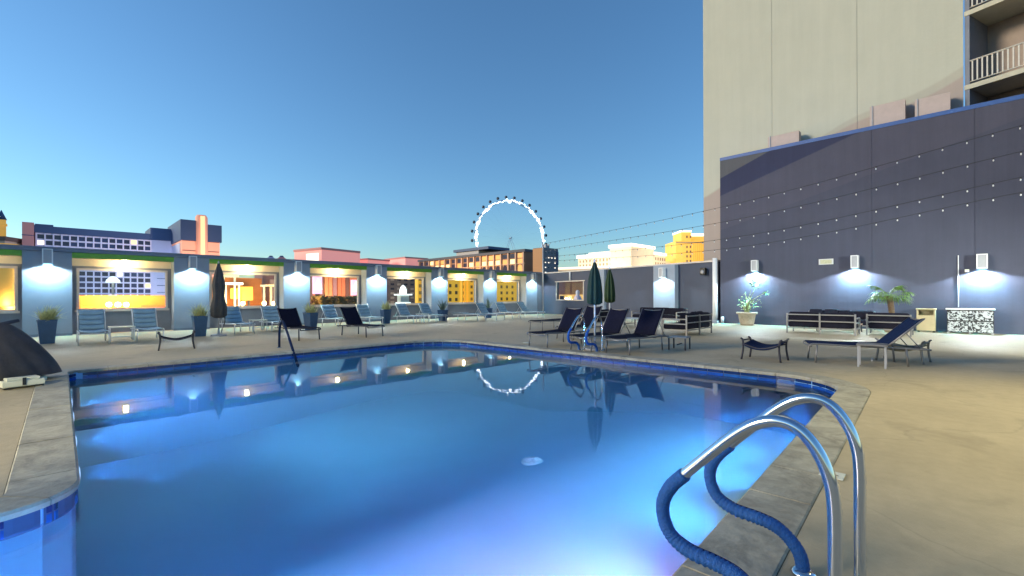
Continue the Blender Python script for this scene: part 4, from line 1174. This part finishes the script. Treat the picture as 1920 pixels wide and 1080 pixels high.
# ================================================================== FURNITURE
def make_lounger(label, frame_m, sling_m, pads=False, group='loungers', flat=False, back_deg=52, W=.62):
    """foot at -y, head at +y, seat 0.36 m up"""
    t = thing('sun_lounger', label, 'lounger', (0, 0, 0), 0, group)
    hw = W / 2; hy = .28; zs_ = .37
    ca, sa = math.cos(R(back_deg)), math.sin(R(back_deg))
    if flat: ca, sa = 1, .0
    BL = .74
    for sx in (-1, 1):
        q = MB(); q.tube(smooth_path([(sx * hw, -.98, zs_ - .05), (sx * hw, -.9, zs_ + .0), (sx * hw, -.3, zs_ - .02), (sx * hw, hy, zs_ - .03), (sx * hw, .92, zs_ - .05)], 5), .019, 6)
        q.build('side_rail', frame_m, t)
        for y in (-.86, .55):
            q = MB(); q.tube([(sx * hw, y, zs_ - .02), (sx * (hw + .01), y + (.03 if y > 0 else -.03), 0)], .018, 6); q.build('leg', frame_m, t)
    q = MB()
    for y in (-.96, hy, .9):
        q = MB(); q.tube([(-hw, y, zs_ - .05), (hw, y, zs_ - .05)], .016, 6); q.build('cross_bar', frame_m, t)
    def seat(u, v):
        x = (v - .5) * (W - .05); y = -.95 + u * (hy + .95)
        return (x, y, zs_ + .012 - .035 * (1 - (2 * v - 1) ** 2) - .012 * math.sin(math.pi * u) + (.010 * abs(math.sin(u * 6 * math.pi)) if pads else 0))
    q = MB(); q.grid(seat, 18, 6, .012); q.build('seat_sling', sling_m, t)
    def back(u, v):
        x = (v - .5) * (W - .05); s = u * BL
        off = 0 - .035 * (1 - (2 * v - 1) ** 2)
        return (x, hy + s * ca - off * sa * (1 if not flat else 0), zs_ + .012 + s * sa + off * ca)
    q = MB(); q.grid(back, 10, 6, .012); q.build('back_sling', M_sling_shade if pads else sling_m, t)
    if pads:
        for k_ in range(4):
            def pad(u, v, k_=k_):
                s = (k_ + .06 + .88 * u) / 4 * BL * .98
                x = (v - .5) * (W - .07)
                puff = .014 + .040 * math.sin(math.pi * u) ** .6 * (math.sin(math.pi * (.04 + .92 * v))) ** .35 - .035 * (1 - (2 * v - 1) ** 2)
                return (x, hy + s * ca - puff * sa, zs_ + .012 + s * sa + puff * ca)
            q = MB(); q.grid(pad, 6, 8, .012); q.build('back_pad', sling_m, t)
    q = MB()
    for sx in (-1, 1): q.tube([(sx * (hw - .01), hy, zs_), (sx * (hw - .01), hy + BL * 1.03 * ca, zs_ + BL * 1.03 * sa)], .017, 6)
    q.tube([(-hw + .01, hy + BL * ca, zs_ + BL * sa), (0, hy + BL * ca, zs_ + BL * sa - .02), (hw - .01, hy + BL * ca, zs_ + BL * sa)], .014, 6)
    q.build('back_frame', frame_m, t)
    if not flat:
        for sx in (-1, 1):
            q = MB(); q.tube([(sx * (hw - .03), hy + .38 * ca, zs_ + .38 * sa), (sx * (hw - .03), hy + .5, zs_ - .04)], .011, 5); q.build('prop', frame_m, t)
    return t
G_blue = 'light blue loungers along the window wall'
blue = make_lounger('light blue padded lounger right behind the covered pool lift planter, left in its pair', M_alu, M_lightblue, True, G_blue)
blue_spots = [(173, 18.25, 'light blue padded lounger at the left in front of the dark hotel window'), (275, 18.35, 'light blue padded lounger just behind the low navy footstool at the wall'),
              (443, 19.2, 'light blue padded lounger right beside the folded grey umbrella'), (514, 19.5, 'light blue padded lounger behind the back of the left black lounger'),
              (628, 20.2, 'light blue lounger standing below the pink window'), (690, 20.2, 'light blue lounger partly behind the black lounger near the fourth pier'),
              (766, 19.8, 'light blue lounger below the white fountain window, left in its pair'), (808, 19.8, 'light blue lounger below the fountain window, right in its pair and nearest the agave'),
              (916, 18.8, 'light blue lounger left in the pair near the last yellow window'), (950, 19.3, 'light blue lounger right in the pair near the last yellow window'), (992, 19.0, 'lone light blue lounger before the last pier at the corner')]
for k, (px, y, lab) in enumerate(blue_spots):
    a = (px - 960) / F; x = y * (1 + a) / (1 - a)
    rz = R([0, 0, 3, -2, 4, -3, 2, 0, 5, -4, 6][k])
    if k == 0: blue.location = (x, y, 0); blue.rotation_euler = (0, 0, rz); blue['label'] = lab
    else: copy_thing(blue, (x, y, 0), rz, lab)
bf_ = make_lounger('light blue lounger laid flat below the first yellow window', M_alu, M_lightblue, True, G_blue, flat=True)
a = (880 - 960) / F; bf_.location = (18.9 * (1 + a) / (1 - a), 18.9, 0); bf_.rotation_euler = (0, 0, R(8))

G_dark = 'dark loungers around the pool'
dk = make_lounger('black lounger at the pool edge behind the dark pool handrail', M_bronze, M_navy, False, G_dark)
dk.location = (5.35, 15.15, 0); dk.rotation_euler = (0, 0, R(4))
copy_thing(dk, (7.25, 14.67, 0), R(6), 'black lounger at the pool edge in front of the pink window')
dc = make_lounger('dark navy lounger at the right pool edge behind the far blue grab rails', M_champ, M_navy, False, G_dark, back_deg=56)
dc.location = (9.75, 7.9, 0); dc.rotation_euler = (0, 0, R(-90))
copy_thing(dc, (9.8, 6.5, 0), R(-94), 'dark navy lounger with a tall upright back just right of the taller green umbrella')
copy_thing(dc, (9.95, 5.6, 0), R(-92), 'dark navy lounger nearest the camera in the group by the green umbrellas')
copy_thing(dc, (11.9, 8.7, 0), R(-90), 'dark navy lounger in the second row behind the taller green umbrella')
df_ = make_lounger('dark lounger laid flat like a table left in the group by the green umbrellas', M_champ, M_navy, False, G_dark, flat=True)
df_.location = (13.9, 11.7, 0); df_.rotation_euler = (0, 0, R(-90))
hl = make_lounger('blue sling lounger facing left on the open deck before the palm', M_champ, M_navyblue, False, G_dark, back_deg=44)
hl.location = (11.25, 1.38, 0); hl.rotation_euler = (0, 0, R(203))

def make_footstool(label, frame_m, sling_m, loc, rz, group='sling footstools'):
    """curved sling stool: end frames taller than the hanging seat"""
    t = thing('footstool', label, 'footstool', loc, rz, group)
    w, dp = .34, .24
    for sx in (-1, 1):
        q = MB()
        for sy in (-1, 1):
            q.tube(smooth_path([(sx * (w + .03), sy * dp, 0), (sx * w, sy * dp * .95, .22), (sx * (w + .01), sy * dp * .9, .40), (sx * (w + .05), sy * dp * .9, .445)], 4), .02, 6)
        q.tube([(sx * (w + .01), -dp * .9, .40), (sx * (w + .01), dp * .9, .40)], .015, 6)
        q.build('end_frame', frame_m, t)
    def f(u, v):
        x = (u - .5) * 2 * (w - .02); y = (v - .5) * 2 * (dp + .04)
        return (x, y, .36 - .09 * (1 - (2 * u - 1) ** 2) - .03 * (2 * v - 1))
    q = MB(); q.grid(f, 12, 4, .025); q.build('sling', sling_m, t)
    for sy in (-1, 1):
        q = MB(); q.tube(smooth_path([(-w, sy * (dp + .03), .33), (0, sy * (dp + .03), .25), (w, sy * (dp + .03), .33)], 6), .014, 6)
        q.build('cross_bar', frame_m, t)
    return t
make_footstool('navy sling footstool alone on the deck near the right pool edge', M_bronze, M_navyblue, (10.35, 2.92, 0), R(88))
make_footstool('small sling footstool partly behind the lounger before the palm', M_champ, M_tan2, (12.05, .86, 0), R(80))
ls = make_footstool('dark navy footstool in front of the pair of light blue loungers', M_bronze, M_navy, (2.12, 14.45, 0), R(-8))

def make_table(label, loc, rz, top_m, frame_m, w=.5, d=.5, h=.45, group='side tables'):
    t = thing('side_table', label, 'table', loc, rz, group)
    q = MB(); q.bbox(-w / 2, w / 2, -d / 2, d / 2, h - .03, h, .006); q.build('table_top', top_m, t)
    for sx in (-1, 1):
        for sy in (-1, 1):
            q = MB(); q.box(sx * (w / 2 - .03) - .015, sx * (w / 2 - .03) + .015, sy * (d / 2 - .03) - .015, sy * (d / 2 - .03) + .015, 0, h - .031); q.build('leg', frame_m, t)
    q = MB(); q.box(-w / 2 + .046, w / 2 - .046, -.012, .012, .12, .145); q.build('stretcher', frame_m, t)
    return t
def lx(px, y): a = (px - 960) / F; return y * (1 + a) / (1 - a)
make_table('white side table between the two leftmost light blue loungers', (lx(228, 18.3), 18.3, 0), 0, M_plasticwhite, M_alu, .62, .5)
make_table('pale side table between the loungers under the orange window', (lx(484, 19.5), 19.5, 0), 0, M_plasticwhite, M_alu, .55, .5)
make_table('small pale table between the loungers under the fountain window', (lx(792, 19.6), 19.6, 0), 0, M_plasticwhite, M_alu)
make_table('open framed metal table in front of the blue lounger before the palm', (10.72, 1.20, 0), R(4), M_champ, M_greymetal, .42, .45, .43)
make_table('dark side table beside the nearest navy lounger at the right pool edge', (10.9, 5.0, 0), R(10), M_champ, M_bronze, .5, .45, .32)

def make_sofa(label, loc, rz, Ln, frame_m, cush_m, pillows=0, name='outdoor_sofa', group='metal framed sofas'):
    """back at +y, open side to -y"""
    t = thing(name, label, 'sofa', loc, rz, group)
    h = Ln / 2; d = .42
    q = MB()
    posts = [-h, h] + ([0] if Ln > 1.3 else [])
    for x in posts:
        q.box(x - .022, x + .022, d - .022, d + .022, 0, .70)
    for x in (-h, h):
        q.box(x - .022, x + .022, -d - .022, -d + .022, 0, .56)
        for z in (.20, .40, .56): q.box(x - .015, x + .015, -d + .022, d - .022, z - .018, z + .018)
    for z in (.20, .44, .66): q.box(-h + .022, h - .022, d - .015, d + .015, z - .018, z + .018)
    q.box(-h + .022, h - .022, -d - .015, -d + .015, .18, .215)
    q.build('frame', frame_m, t)
    k = max(1, round(Ln / .8)); cw = (Ln - .06) / k
    for j in range(k):
        x0_ = -h + .03 + j * cw
        q = MB(); q.bbox(x0_ + .005, x0_ + cw - .005, -d + .03, d - .04, .22, .40, .03); q.build('seat_cushion', cush_m, t)
        q = MB(); q.bbox(x0_ + .01, x0_ + cw - .01, d - .24, d - .05, .41, .74 + .01 * (j % 2), .04); q.build('back_cushion', cush_m, t)
    for j in range(pillows):
        x = -h + .3 + j * .5
        q = MB(); q.bbox(-.2, .2, -.06, .06, 0, .38, .03); o = q.build('pillow', cush_m, t); o.location = (x, -.02, .43); o.rotation_euler = (R(-28), 0, R(6))
    return t
make_sofa('long dark sofa with its metal rail back to the camera before the palm wall', (18.7, 3.45, 0), R(90), 1.95, M_champ, M_cushion, 1)
make_sofa('dark sofa against the mural wall behind the long rail backed sofa', (21.3, 3.4, 0), R(-90), 2.1, M_champ, M_cushion, 2)
make_sofa('short dark sofa in front of the palm with its rail back to the camera', (19.5, 1.72, 0), R(90), 1.1, M_champ, M_cushion)
make_sofa('dark daybed sofa with tilted pillows right of the green umbrellas', (15.35, 6.75, 0), R(180), 2.05, M_champ, M_cushion, 2)
make_sofa('long black sofa against the end wall below its wall lamp', (20.4, 10.4, 0), R(-98), 2.5, M_champ, M_cushion)
make_sofa('black sofa in the far group behind the taller green umbrella', (16.4, 11.3, 0), R(180), 1.3, M_champ, M_cushion)
make_table('low dark coffee table among the sofas before the palm wall', (20.1, 3.2, 0), 0, MATS['brown_brick'], M_bronze, .7, 1.3, .3, 'coffee tables')
make_table('low grey coffee table between the black sofa and the navy loungers', (17.4, 10.2, 0), R(-8), M_greymetal, M_bronze, .8, 1.2, .38, 'coffee tables')

def make_umbrella(label, loc, top, z0, r, m, pole_m, lobes=8, base=True, tie=.45):
    t = thing('closed_umbrella', label, 'umbrella', loc, random.random(), 'folded umbrellas')
    q = MB(); q.tube([(0, 0, 0), (0, 0, top + .05)], .022, 10); q.build('pole', pole_m, t)
    H_ = top - z0
    prof = [(r * .55, z0), (r * .95, z0 + .04 * H_), (r * 1.0, z0 + .2 * H_), (r * .92, z0 + .4 * H_), (r * .8, z0 + .6 * H_), (r * .55, z0 + .8 * H_), (r * .25, z0 + .95 * H_), (.03, top)]
    if tie: prof = [(rr * (.72 if abs((zz_ - z0) / H_ - tie) < .11 else 1), zz_) for rr, zz_ in prof]
    q = MB(); q.lathe(prof, 48, lobes, .20); q.build('canopy', m, t)
    q = MB(); q.lathe([(.02, top), (.03, top + .03), (.01, top + .09)], 10); q.build('finial', pole_m, t)
    if base:
        q = MB(); q.lathe([(.24, 0), (.24, .04), (.20, .06), (.04, .075), (.035, .22)], 24); q.build('base', M_greymetal, t)
    return t
make_umbrella('taller closed green umbrella beside the far blue grab rails', (9.35, 6.45, 0), 2.17, 1.12, .165, M_umb_green, M_white, tie=0)
make_umbrella('second closed green umbrella further back by the end wall', (12.35, 7.95, 0), 2.18, 1.12, .155, mat('olive_canvas', (.022, .045, .010), .8, var=.2, scale=8), M_white, tie=0)
gu = make_umbrella('folded grey cantilever umbrella at the second pier, tied at its middle', (3.84, 18.15, 0), 2.5, .62, .21, M_umb_grey, M_greymetal, 6, True, .36)
sd = MB(); sd.grid(lambda u, v: (.10 + .10 * v + .05 * math.sin(5 * u), -.12 + .1 * v, .35 + .95 * u), 8, 4, .01); sd.build('loose_flap', M_umb_grey, gu)
# pool lift under its cover
pl_ = thing('pool_lift', 'pool lift under a dark cloth cover at the left pool corner', 'pool lift', (-.60, 10.7, 0), R(20))
def cover(u, v):
    w = 2 * math.pi * v
    z = .10 + .84 * u
    rx = .42 * (1 - u ** 1.7) ** .8 + .10; ry = .38 * (1 - u ** 1.8) ** .8 + .06
    fold = 1 + (.16 * abs(math.sin(2.5 * w + 1.1 * u + .6 * math.sin(2 * w))) - .08) * (1 - .75 * u) + (.035 * abs(math.sin(4.5 * w + 2.2 * u + 1.3 * math.sin(3 * w))) + .018 * math.sin(13 * w + 6 * u)) * (1 - .8 * u)
    return (rx * fold * math.cos(w) + .05 * (1 - u) * math.cos(w) - .10 * u, ry * fold * math.sin(w), z)
q = MB(); q.grid(cover, 20, 96)
me = q.mesh('cover', [M_tarp, M_tarp2])
for p_ in me.polygons:
    c = p_.center
    pass
link('cover', me, pl_)
q = MB(); q.tube([(-.2, 0, .9), (.12, 0, .98)], .03, 8); q.tube([(-.12, 0, .1), (-.12, 0, .96)], .04, 8); q.build('mast', M_bronze, pl_)
q = MB(); q.bbox(-.45, .35, -.3, .3, 0, .08, .01); q.build('base_plate', M_plasticwhite, pl_)
bx_ = thing('battery_box', 'ivory control box on the coping in front of the covered pool lift', 'box', (-.42, 9.98, .009), R(15))
q = MB(); q.bbox(-.22, .22, -.11, .11, .02, .11, .012); q.build('case', M_plasticwhite, bx_)
q = MB(); q.bbox(-.17, .17, -.09, .09, .111, .15, .008); q.build('lid', M_plasticwhite, bx_)
q = MB(); q.box(-.02, .02, -.118, -.111, .04, .15); q.build('latch', M_black, bx_)
for sx in (-.18, .18):
    q = MB(); q.box(sx - .03, sx + .03, -.1, .1, 0, .019); q.build('foot', M_black, bx_)

# ---- planters
def blades(q, n_, L0, L1, w, droop, up=.5, base_r=.1, z0=0, lean=(0, 0)):
    for _ in range(n_):
        a = random.uniform(0, 2 * math.pi); L_ = random.uniform(L0, L1)
        el = random.uniform(up, 1.45)
        d_ = Vector((math.cos(a) * math.cos(el) + lean[0], math.sin(a) * math.cos(el) + lean[1], math.sin(el))).normalized()
        p = Vector((random.uniform(-base_r, base_r), random.uniform(-base_r, base_r), z0))
        side = Vector((-math.sin(a), math.cos(a), 0))
        L3, R3 = [], []
        for s in range(5):
            f = s / 4; ww = w * (1 - f ** 1.5) * (.6 + f * .8 if f < .5 else 1)
            L3.append(p - side * ww); R3.append(p + side * ww)
            p = p + d_ * (L_ / 4); d_ = (d_ + Vector((0, 0, -droop * (s + 1) / 4))).normalized()
        vs = L3 + R3
        q.add(vs, [(s, s + 5, s + 6, s + 1) for s in range(4)])
def square_pot(t, w0, w1, h, m):
    q = MB(); b_, tp = w0 / 2, w1 / 2
    ring = lambda r, z: [(-r, -r, z), (r, -r, z), (r, r, z), (-r, r, z)]
    rs = [ring(b_, 0), ring(tp - .006, h - .03), ring(tp, h - .03), ring(tp, h), ring(tp - .03, h), ring(tp - .035, h - .06)]
    vs = sum(rs, []); fs = [(3, 2, 1, 0)]
    for k in range(5):
        for j in range(4): fs.append((k * 4 + j, k * 4 + (j + 1) % 4, k * 4 + 4 + (j + 1) % 4, k * 4 + 4 + j))
    q.add(vs, fs); q.build('pot', m, t)
    q = MB(); r_ = tp - .036; q.add(ring(r_, h - .05), [(0, 1, 2, 3)]); q.build('soil', M_soil, t)
pots = [(-.30, 18.95, 'blue tapered planter with a spiky pale plant behind the covered pool lift', M_leafpale, (.25, -.2), 90), (3.36, 18.55, 'blue tapered planter with a bushy pale plant left of the folded grey umbrella', M_leafpale, (0, 0), 90),
        (7.15, 18.7, 'blue tapered planter behind the left black lounger', M_leafpale, (0, 0), 60), (11.35, 20.2, 'blue tapered planter with a tall pale plant before the fourth pier', M_leafpale, (.1, 0), 60),
        (14.6, 19.9, 'blue tapered planter with a grey spiky agave before the fifth pier', M_leafgrey, (-.2, 0), 26), (18.5, 20.6, 'blue planter half hidden behind the loungers at the sixth pier', M_leafgrey, (0, 0), 20)]
for k, (x, y, lab, lm, lean, nb) in enumerate(pots):
    t = thing('planter', lab, 'planter', (x, y, 0), R([4, 0, 20, 0, 5, 0][k]), 'blue planters along the window wall')
    square_pot(t, .30, .42, .70 if k < 4 else .6, M_pot)
    q = MB()
    if lm is M_leafgrey: blades(q, nb, .5, .85, .04, .25, .7, .06, .55)
    else:
        blades(q, nb + 30, .34, .60, .016, .38, .45, .12, .66, lean)
        blades(q, 80, .25, .48, .022, .45, .2, .15, .66, lean)
    q.build('foliage', lm, t)
# stone pot with shrub at the mural wall
t = thing('stone_planter', 'round stone pot with a sparse shrub under the left mural wall lamp', 'planter', (21.75, 6.85, 0))
q = MB(); q.lathe([(.26, 0), (.29, .1), (.36, .48), (.43, .50), (.43, .58), (.37, .58), (.35, .52)], 28); q.build('pot', M_stonepot, t)
q = MB(); q.lathe([(.34, .50), (.02, .53)], 16); q.build('soil', M_soil, t)
q = MB(); leaf = MB(); dark = MB()
for k in range(15):
    a = random.uniform(0, 6.28); rr = random.uniform(.05, .6); zt = random.uniform(.7, 1.5) if rr < .3 else random.uniform(.65, 1.25)
    p0 = Vector((random.uniform(-.1, .1), random.uniform(-.1, .1), .5)); p2 = Vector((rr * math.cos(a), rr * math.sin(a), zt)); p1 = (p0 + p2) / 2 + Vector((-.05, 0, .15))
    pp = smooth_path([p0, p1, p2], 4); q.tube(pp, .012, 5, radii=[.014 - .001 * i_ for i_ in range(len(pp))])
    for _ in range(9):
        c = p1.lerp(p2, random.uniform(.2, 1.1)) + Vector((random.gauss(0, .07), random.gauss(0, .07), random.gauss(0, .07)))
        u = Vector((random.gauss(0, 1), random.gauss(0, 1), random.gauss(0, .6))).normalized() * random.uniform(.03, .06); v = u.orthogonal().normalized() * .022
        leaf.add([c - u, c + v, c + u, c - v], [(0, 1, 2, 3)])
q.tube([(0, 0, .5), (.02, 0, 1.1)], .035, 8)
for tip in ((.15, -.35, 1.75), (.05, -.75, 1.45), (.1, -.2, 1.9)):
    pp = smooth_path([(0, 0, .6), (tip[0] * .3, tip[1] * .3, 1.1), tip], 5); q.tube(pp, .01, 5)
    for _ in range(12):
        c = Vector(tip) + Vector((random.gauss(0, .07), random.gauss(0, .09), random.gauss(0, .08)))
        u = Vector((random.gauss(0, 1), random.gauss(0, 1), random.gauss(0, 1))).normalized() * .06; v = u.orthogonal().normalized() * .03
        dark.add([c - u, c + v, c + u, c - v], [(0, 1, 2, 3)])
q.build('stem', M_stem, t); leaf.build('foliage', mat('shrub_leaf', (.20, .27, .09), .6, var=.4, scale=6), t); dark.build('dark_foliage', M_leafgreen, t)
# palm
t = thing('potted_palm', 'small fan palm in a pot behind the short sofa at the mural wall', 'palm', (21.3, 1.80, 0))
q = MB(); q.lathe([(.22, 0), (.26, .05), (.31, .42), (.33, .45), (.29, .45), (.28, .4)], 24); q.build('pot', M_stonepot, t)
q = MB(); pts_ = [(0, 0, .38), (.0, .02, .7), (-.02, .05, 1.0), (-.02, .09, 1.30)]
q.tube(smooth_path(pts_, 5), .09, 12, radii=[.075 + .010 * (i_ % 2) + .02 * (i_ / 15) for i_ in range(16)]); q.build('trunk', M_bark, t)
for k in range(17):
    a = 2 * math.pi * k / 17 + random.uniform(-.2, .2); el = random.choice([.55, .30, .10, -.15, -.35])
    L_ = random.uniform(.34, .50)
    q = MB(); st = Vector((-.02, .09, 1.31)); d_ = Vector((math.cos(a) * math.cos(el), math.sin(a) * math.cos(el), math.sin(el)))
    hub = st + d_ * L_ + Vector((0, 0, .05)); q.tube(smooth_path([st, st + d_ * L_ * .5 + Vector((0, 0, .06)), hub], 3), .008, 4)
    side = Vector((-math.sin(a), math.cos(a), 0)); up_ = side.cross(d_)
    for j in range(17):
        w = -1.75 + 3.5 * j / 16
        dd = (d_ * math.cos(w) + side * math.sin(w)); ll = random.uniform(.22, .36)
        p0 = hub; p1 = hub + dd * ll * .55 + Vector((0, 0, .015)); p2 = hub + dd * ll * .85 + Vector((0, 0, -.06)); p3 = hub + dd * ll + Vector((0, 0, -.16))
        n_ = dd.cross(up_).normalized() * .014
        q.add([p0 - n_ * .3, p0 + n_ * .3, p1 + n_, p1 - n_, p2 + n_ * .7, p2 - n_ * .7, p3], [(0, 1, 2, 3), (3, 2, 4, 5), (5, 4, 6)])
    q.build('frond', M_leafpalm, t)

# ---- bin and cabinet at the mural wall
t = thing('waste_bin', 'tan square waste bin with a lattice top panel against the mural wall', 'bin', (22.06, .93, 0), R(-90))
q = MB(); q.box(-.25, .25, -.25, .25, .05, .60); q.box(-.27, .27, -.27, .27, .80, .84); q.box(-.25, -.2, -.25, .25, .6, .8); q.box(.2, .25, -.25, .25, .6, .8); q.box(-.2, .2, .2, .25, .6, .8); q.build('body', M_tan, t)
q = MB()
for k in range(-6, 7):
    for sgn in (-1, 1):
        a_ = Vector((k * .06 - .1 * sgn, -.245, .6)); b_ = Vector((k * .06 + .1 * sgn, -.245, .8))
        if abs(a_.x) < .21 and abs(b_.x) < .21: q.tube([a_, b_], .007, 4)
q.build('lattice', M_tan2, t)
for sx in (-.2, .2):
    q = MB(); q.box(sx - .03, sx + .03, -.2, .2, 0, .049); q.build('foot', M_black, t)
def damask():
    m = bpy.data.materials.new('floral_print'); m.use_nodes = True; nt = m.node_tree; b = nt.nodes['Principled BSDF']; b.inputs['Roughness'].default_value = .4
    tc = node(nt, 'ShaderNodeTexCoord'); nz = node(nt, 'ShaderNodeTexNoise'); nz.inputs['Scale'].default_value = 9; nz.inputs['Detail'].default_value = 3; nz.inputs['Distortion'].default_value = 2.2
    vo = node(nt, 'ShaderNodeTexVoronoi'); vo.inputs['Scale'].default_value = 13
    nt.links.new(tc.outputs['Object'], nz.inputs['Vector']); nt.links.new(tc.outputs['Object'], vo.inputs['Vector'])
    ad = node(nt, 'ShaderNodeMath', operation='MULTIPLY_ADD'); ad.inputs[1].default_value = .35
    nt.links.new(vo.outputs[0], ad.inputs[0]); nt.links.new(nz.outputs[0], ad.inputs[2])
    rp = node(nt, 'ShaderNodeValToRGB'); rp.color_ramp.interpolation = 'EASE'
    rp.color_ramp.elements[0].position = .62; rp.color_ramp.elements[0].color = (.012, .015, .02, 1)
    rp.color_ramp.elements[1].position = .72; rp.color_ramp.elements[1].color = (.45, .49, .53, 1)
    nt.links.new(ad.outputs[0], rp.inputs[0]); nt.links.new(rp.outputs[0], b.inputs['Base Color'])
    return m
t = thing('outdoor_cabinet', 'low cabinet with black and white patterned panels under the largest wall lamp', 'cabinet', (21.95, -.17, 0), R(-90))
q = MB(); q.box(-.56, .56, -.26, .26, .05, .82); q.build('carcass', M_black, t)
q = MB(); q.box(-.59, .59, -.29, .27, .821, .86); q.build('worktop', M_white, t)
Mdm = damask()
for x0_, x1_ in ((-.54, -.035), (-.025, .54)):
    for z0_, z1_ in ((.07, .42), (.46, .78)):
        q = MB(); q.box(x0_, x1_, -.275, -.262, z0_, z1_); q.build('panel', Mdm, t)
for sx in (-.53, 0, .53):
    q = MB(); q.box(sx - .025, sx + .025, -.24, .24, 0, .049); q.build('foot', M_white, t)
# cable lying at the foot of the wall
q = MB(); q.tube([(22.3, 2.4, .03), (22.31, .2, .03)], .012, 5); tag(q.build('floor_cable', M_cable, None), 'thin dark cable along the foot of the mural wall left of the waste bin', 'cable')

# ---- grab rails
RAIL_S = [(.330, -.02), (.330, .30), (.330, .56), (.345, .68), (.385, .775), (.44, .838), (.505, .857), (.575, .838), (.65, .787), (.74, .70), (.88, .552), (.93, .50)]
RAIL_B = [(.885, .545), (.95, .472), (.988, .39), (.985, .31), (.945, .243), (.865, .207), (.75, .200), (.665, .185), (.605, .145), (.562, .085), (.547, .0)]
def grab_rail(label, loc, rz, group):
    """local: deck behind at y=0.33, pool towards +y"""
    t = thing('grab_rail', label, 'grab rail', loc, rz, group)
    q = MB(); q.tube([(0, y, z) for y, z in [(p.x, p.y) for p in smooth_path([(a_, b_, 0) for a_, b_ in RAIL_S], 6)]], .0235, 16); q.build('steel_tube', M_steel, t)
    pp = smooth_path([(a_, b_, 0) for a_, b_ in RAIL_B], 14)
    nn__ = len(pp)
    rad = [.0305 + (.0006 + .0030 * max(0, math.sin(math.pi * i_ / nn__ * 1.15 - .35)) ** 3) * math.sin(i_ * 2.1 + .4 * math.sin(i_ * .37)) + random.uniform(-.0009, .0009) for i_ in range(nn__)]
    q = MB(); q.tube([(0, p.x, p.y) for p in pp], .03, 16, radii=rad); q.build('padded_sleeve', M_bluesleeve, t)
    for y in (.330, .547):
        q = MB(); q.lathe([(.055, .002), (.055, .010), (.040, .022), (.027, .026)], 20, c=(0, y, 0)); q.build('anchor_plate', M_steel, t)
    # seam of the sleeve: a thin raised cord
    q = MB(); q.tube([(.02, p.x, p.y + .024) for p in pp[6:-6]], .004, 5); q.build('seam', M_tileC, t)
    return t
gr1 = grab_rail('near steel grab rail with a blue sleeve, first of the pair at the right pool edge', (1.98, 0, 0), 0, None)
gr1['label'] = 'steel grab rail with a blue sleeve closest to the camera at the near pool edge'
gr2 = copy_thing(gr1, (2.535, 0, 0), 0, 'steel grab rail with blue sleeve just behind the closest one')
for g_, y, lab in ((gr1, 6.72, 'far blue sleeved grab rail left of the taller green umbrella pole'), (gr1, 6.20, 'far blue sleeved grab rail nearest the taller green umbrella pole')):
    copy_thing(gr1, (9.62, y, 0), R(90), lab)
for o in S.objects:
    if o.name.startswith('grab_rail'): o['group'] = 'sleeved grab rails of the pool ladders'
# ladder treads of the near ladder are under water; handrail at the far left
hr = thing('pool_handrail', 'single dark handrail sloping into the water before the left black lounger', 'handrail', (0, 0, 0))
q = MB(); q.tube(smooth_path([(4.06, 12.75, 0), (4.06, 12.72, .45), (4.06, 12.6, .66), (4.05, 12.35, .66), (4.02, 11.75, .15), (4.0, 11.25, -.32)], 7), .03, 10); q.build('tube', M_navyblue, hr)
q = MB(); q.lathe([(.06, .002), (.06, .01), (.03, .02)], 14, c=(4.06, 12.75, 0)); q.build('anchor_plate', M_steel, hr)
# depth marker tile set in the deck edge near the rails
p = onz(1551, 890)
t = thing('depth_marker', 'small pale depth marker tile beside the coping near the closest grab rail', 'marker', (p.x, p.y - .03, .004), R(2))
q = MB(); q.bbox(-.075, .075, -.075, .075, 0, .008, .002); q.build('tile', M_plasticwhite, t)
cu = bpy.data.curves.new('marking', 'FONT'); cu.body = '4'; cu.size = .11; cu.extrude = .0006; cu.align_x = 'CENTER'; cu.align_y = 'CENTER'
tmp_o = bpy.data.objects.new('marking_curve', cu); cu.materials.append(M_print)
tme = bpy.data.meshes.new_from_object(tmp_o); bpy.data.objects.remove(tmp_o)
o = link('marking', tme, t, (0, 0, .0095)); o.rotation_euler = (0, 0, R(180))
# pool skimmer lids on the far deck edge, ladder anchor
sk_ = MB(); sk_.lathe([(.12, .004), (.12, .01), (.02, .012)], 20, c=(9.4, 8.8, 0)); tag(sk_.build('skimmer_lid', M_plasticwhite, None), 'round white skimmer lid set in the deck at the right pool edge', 'lid')
print('objects', len(S.objects), 'copings', cops)
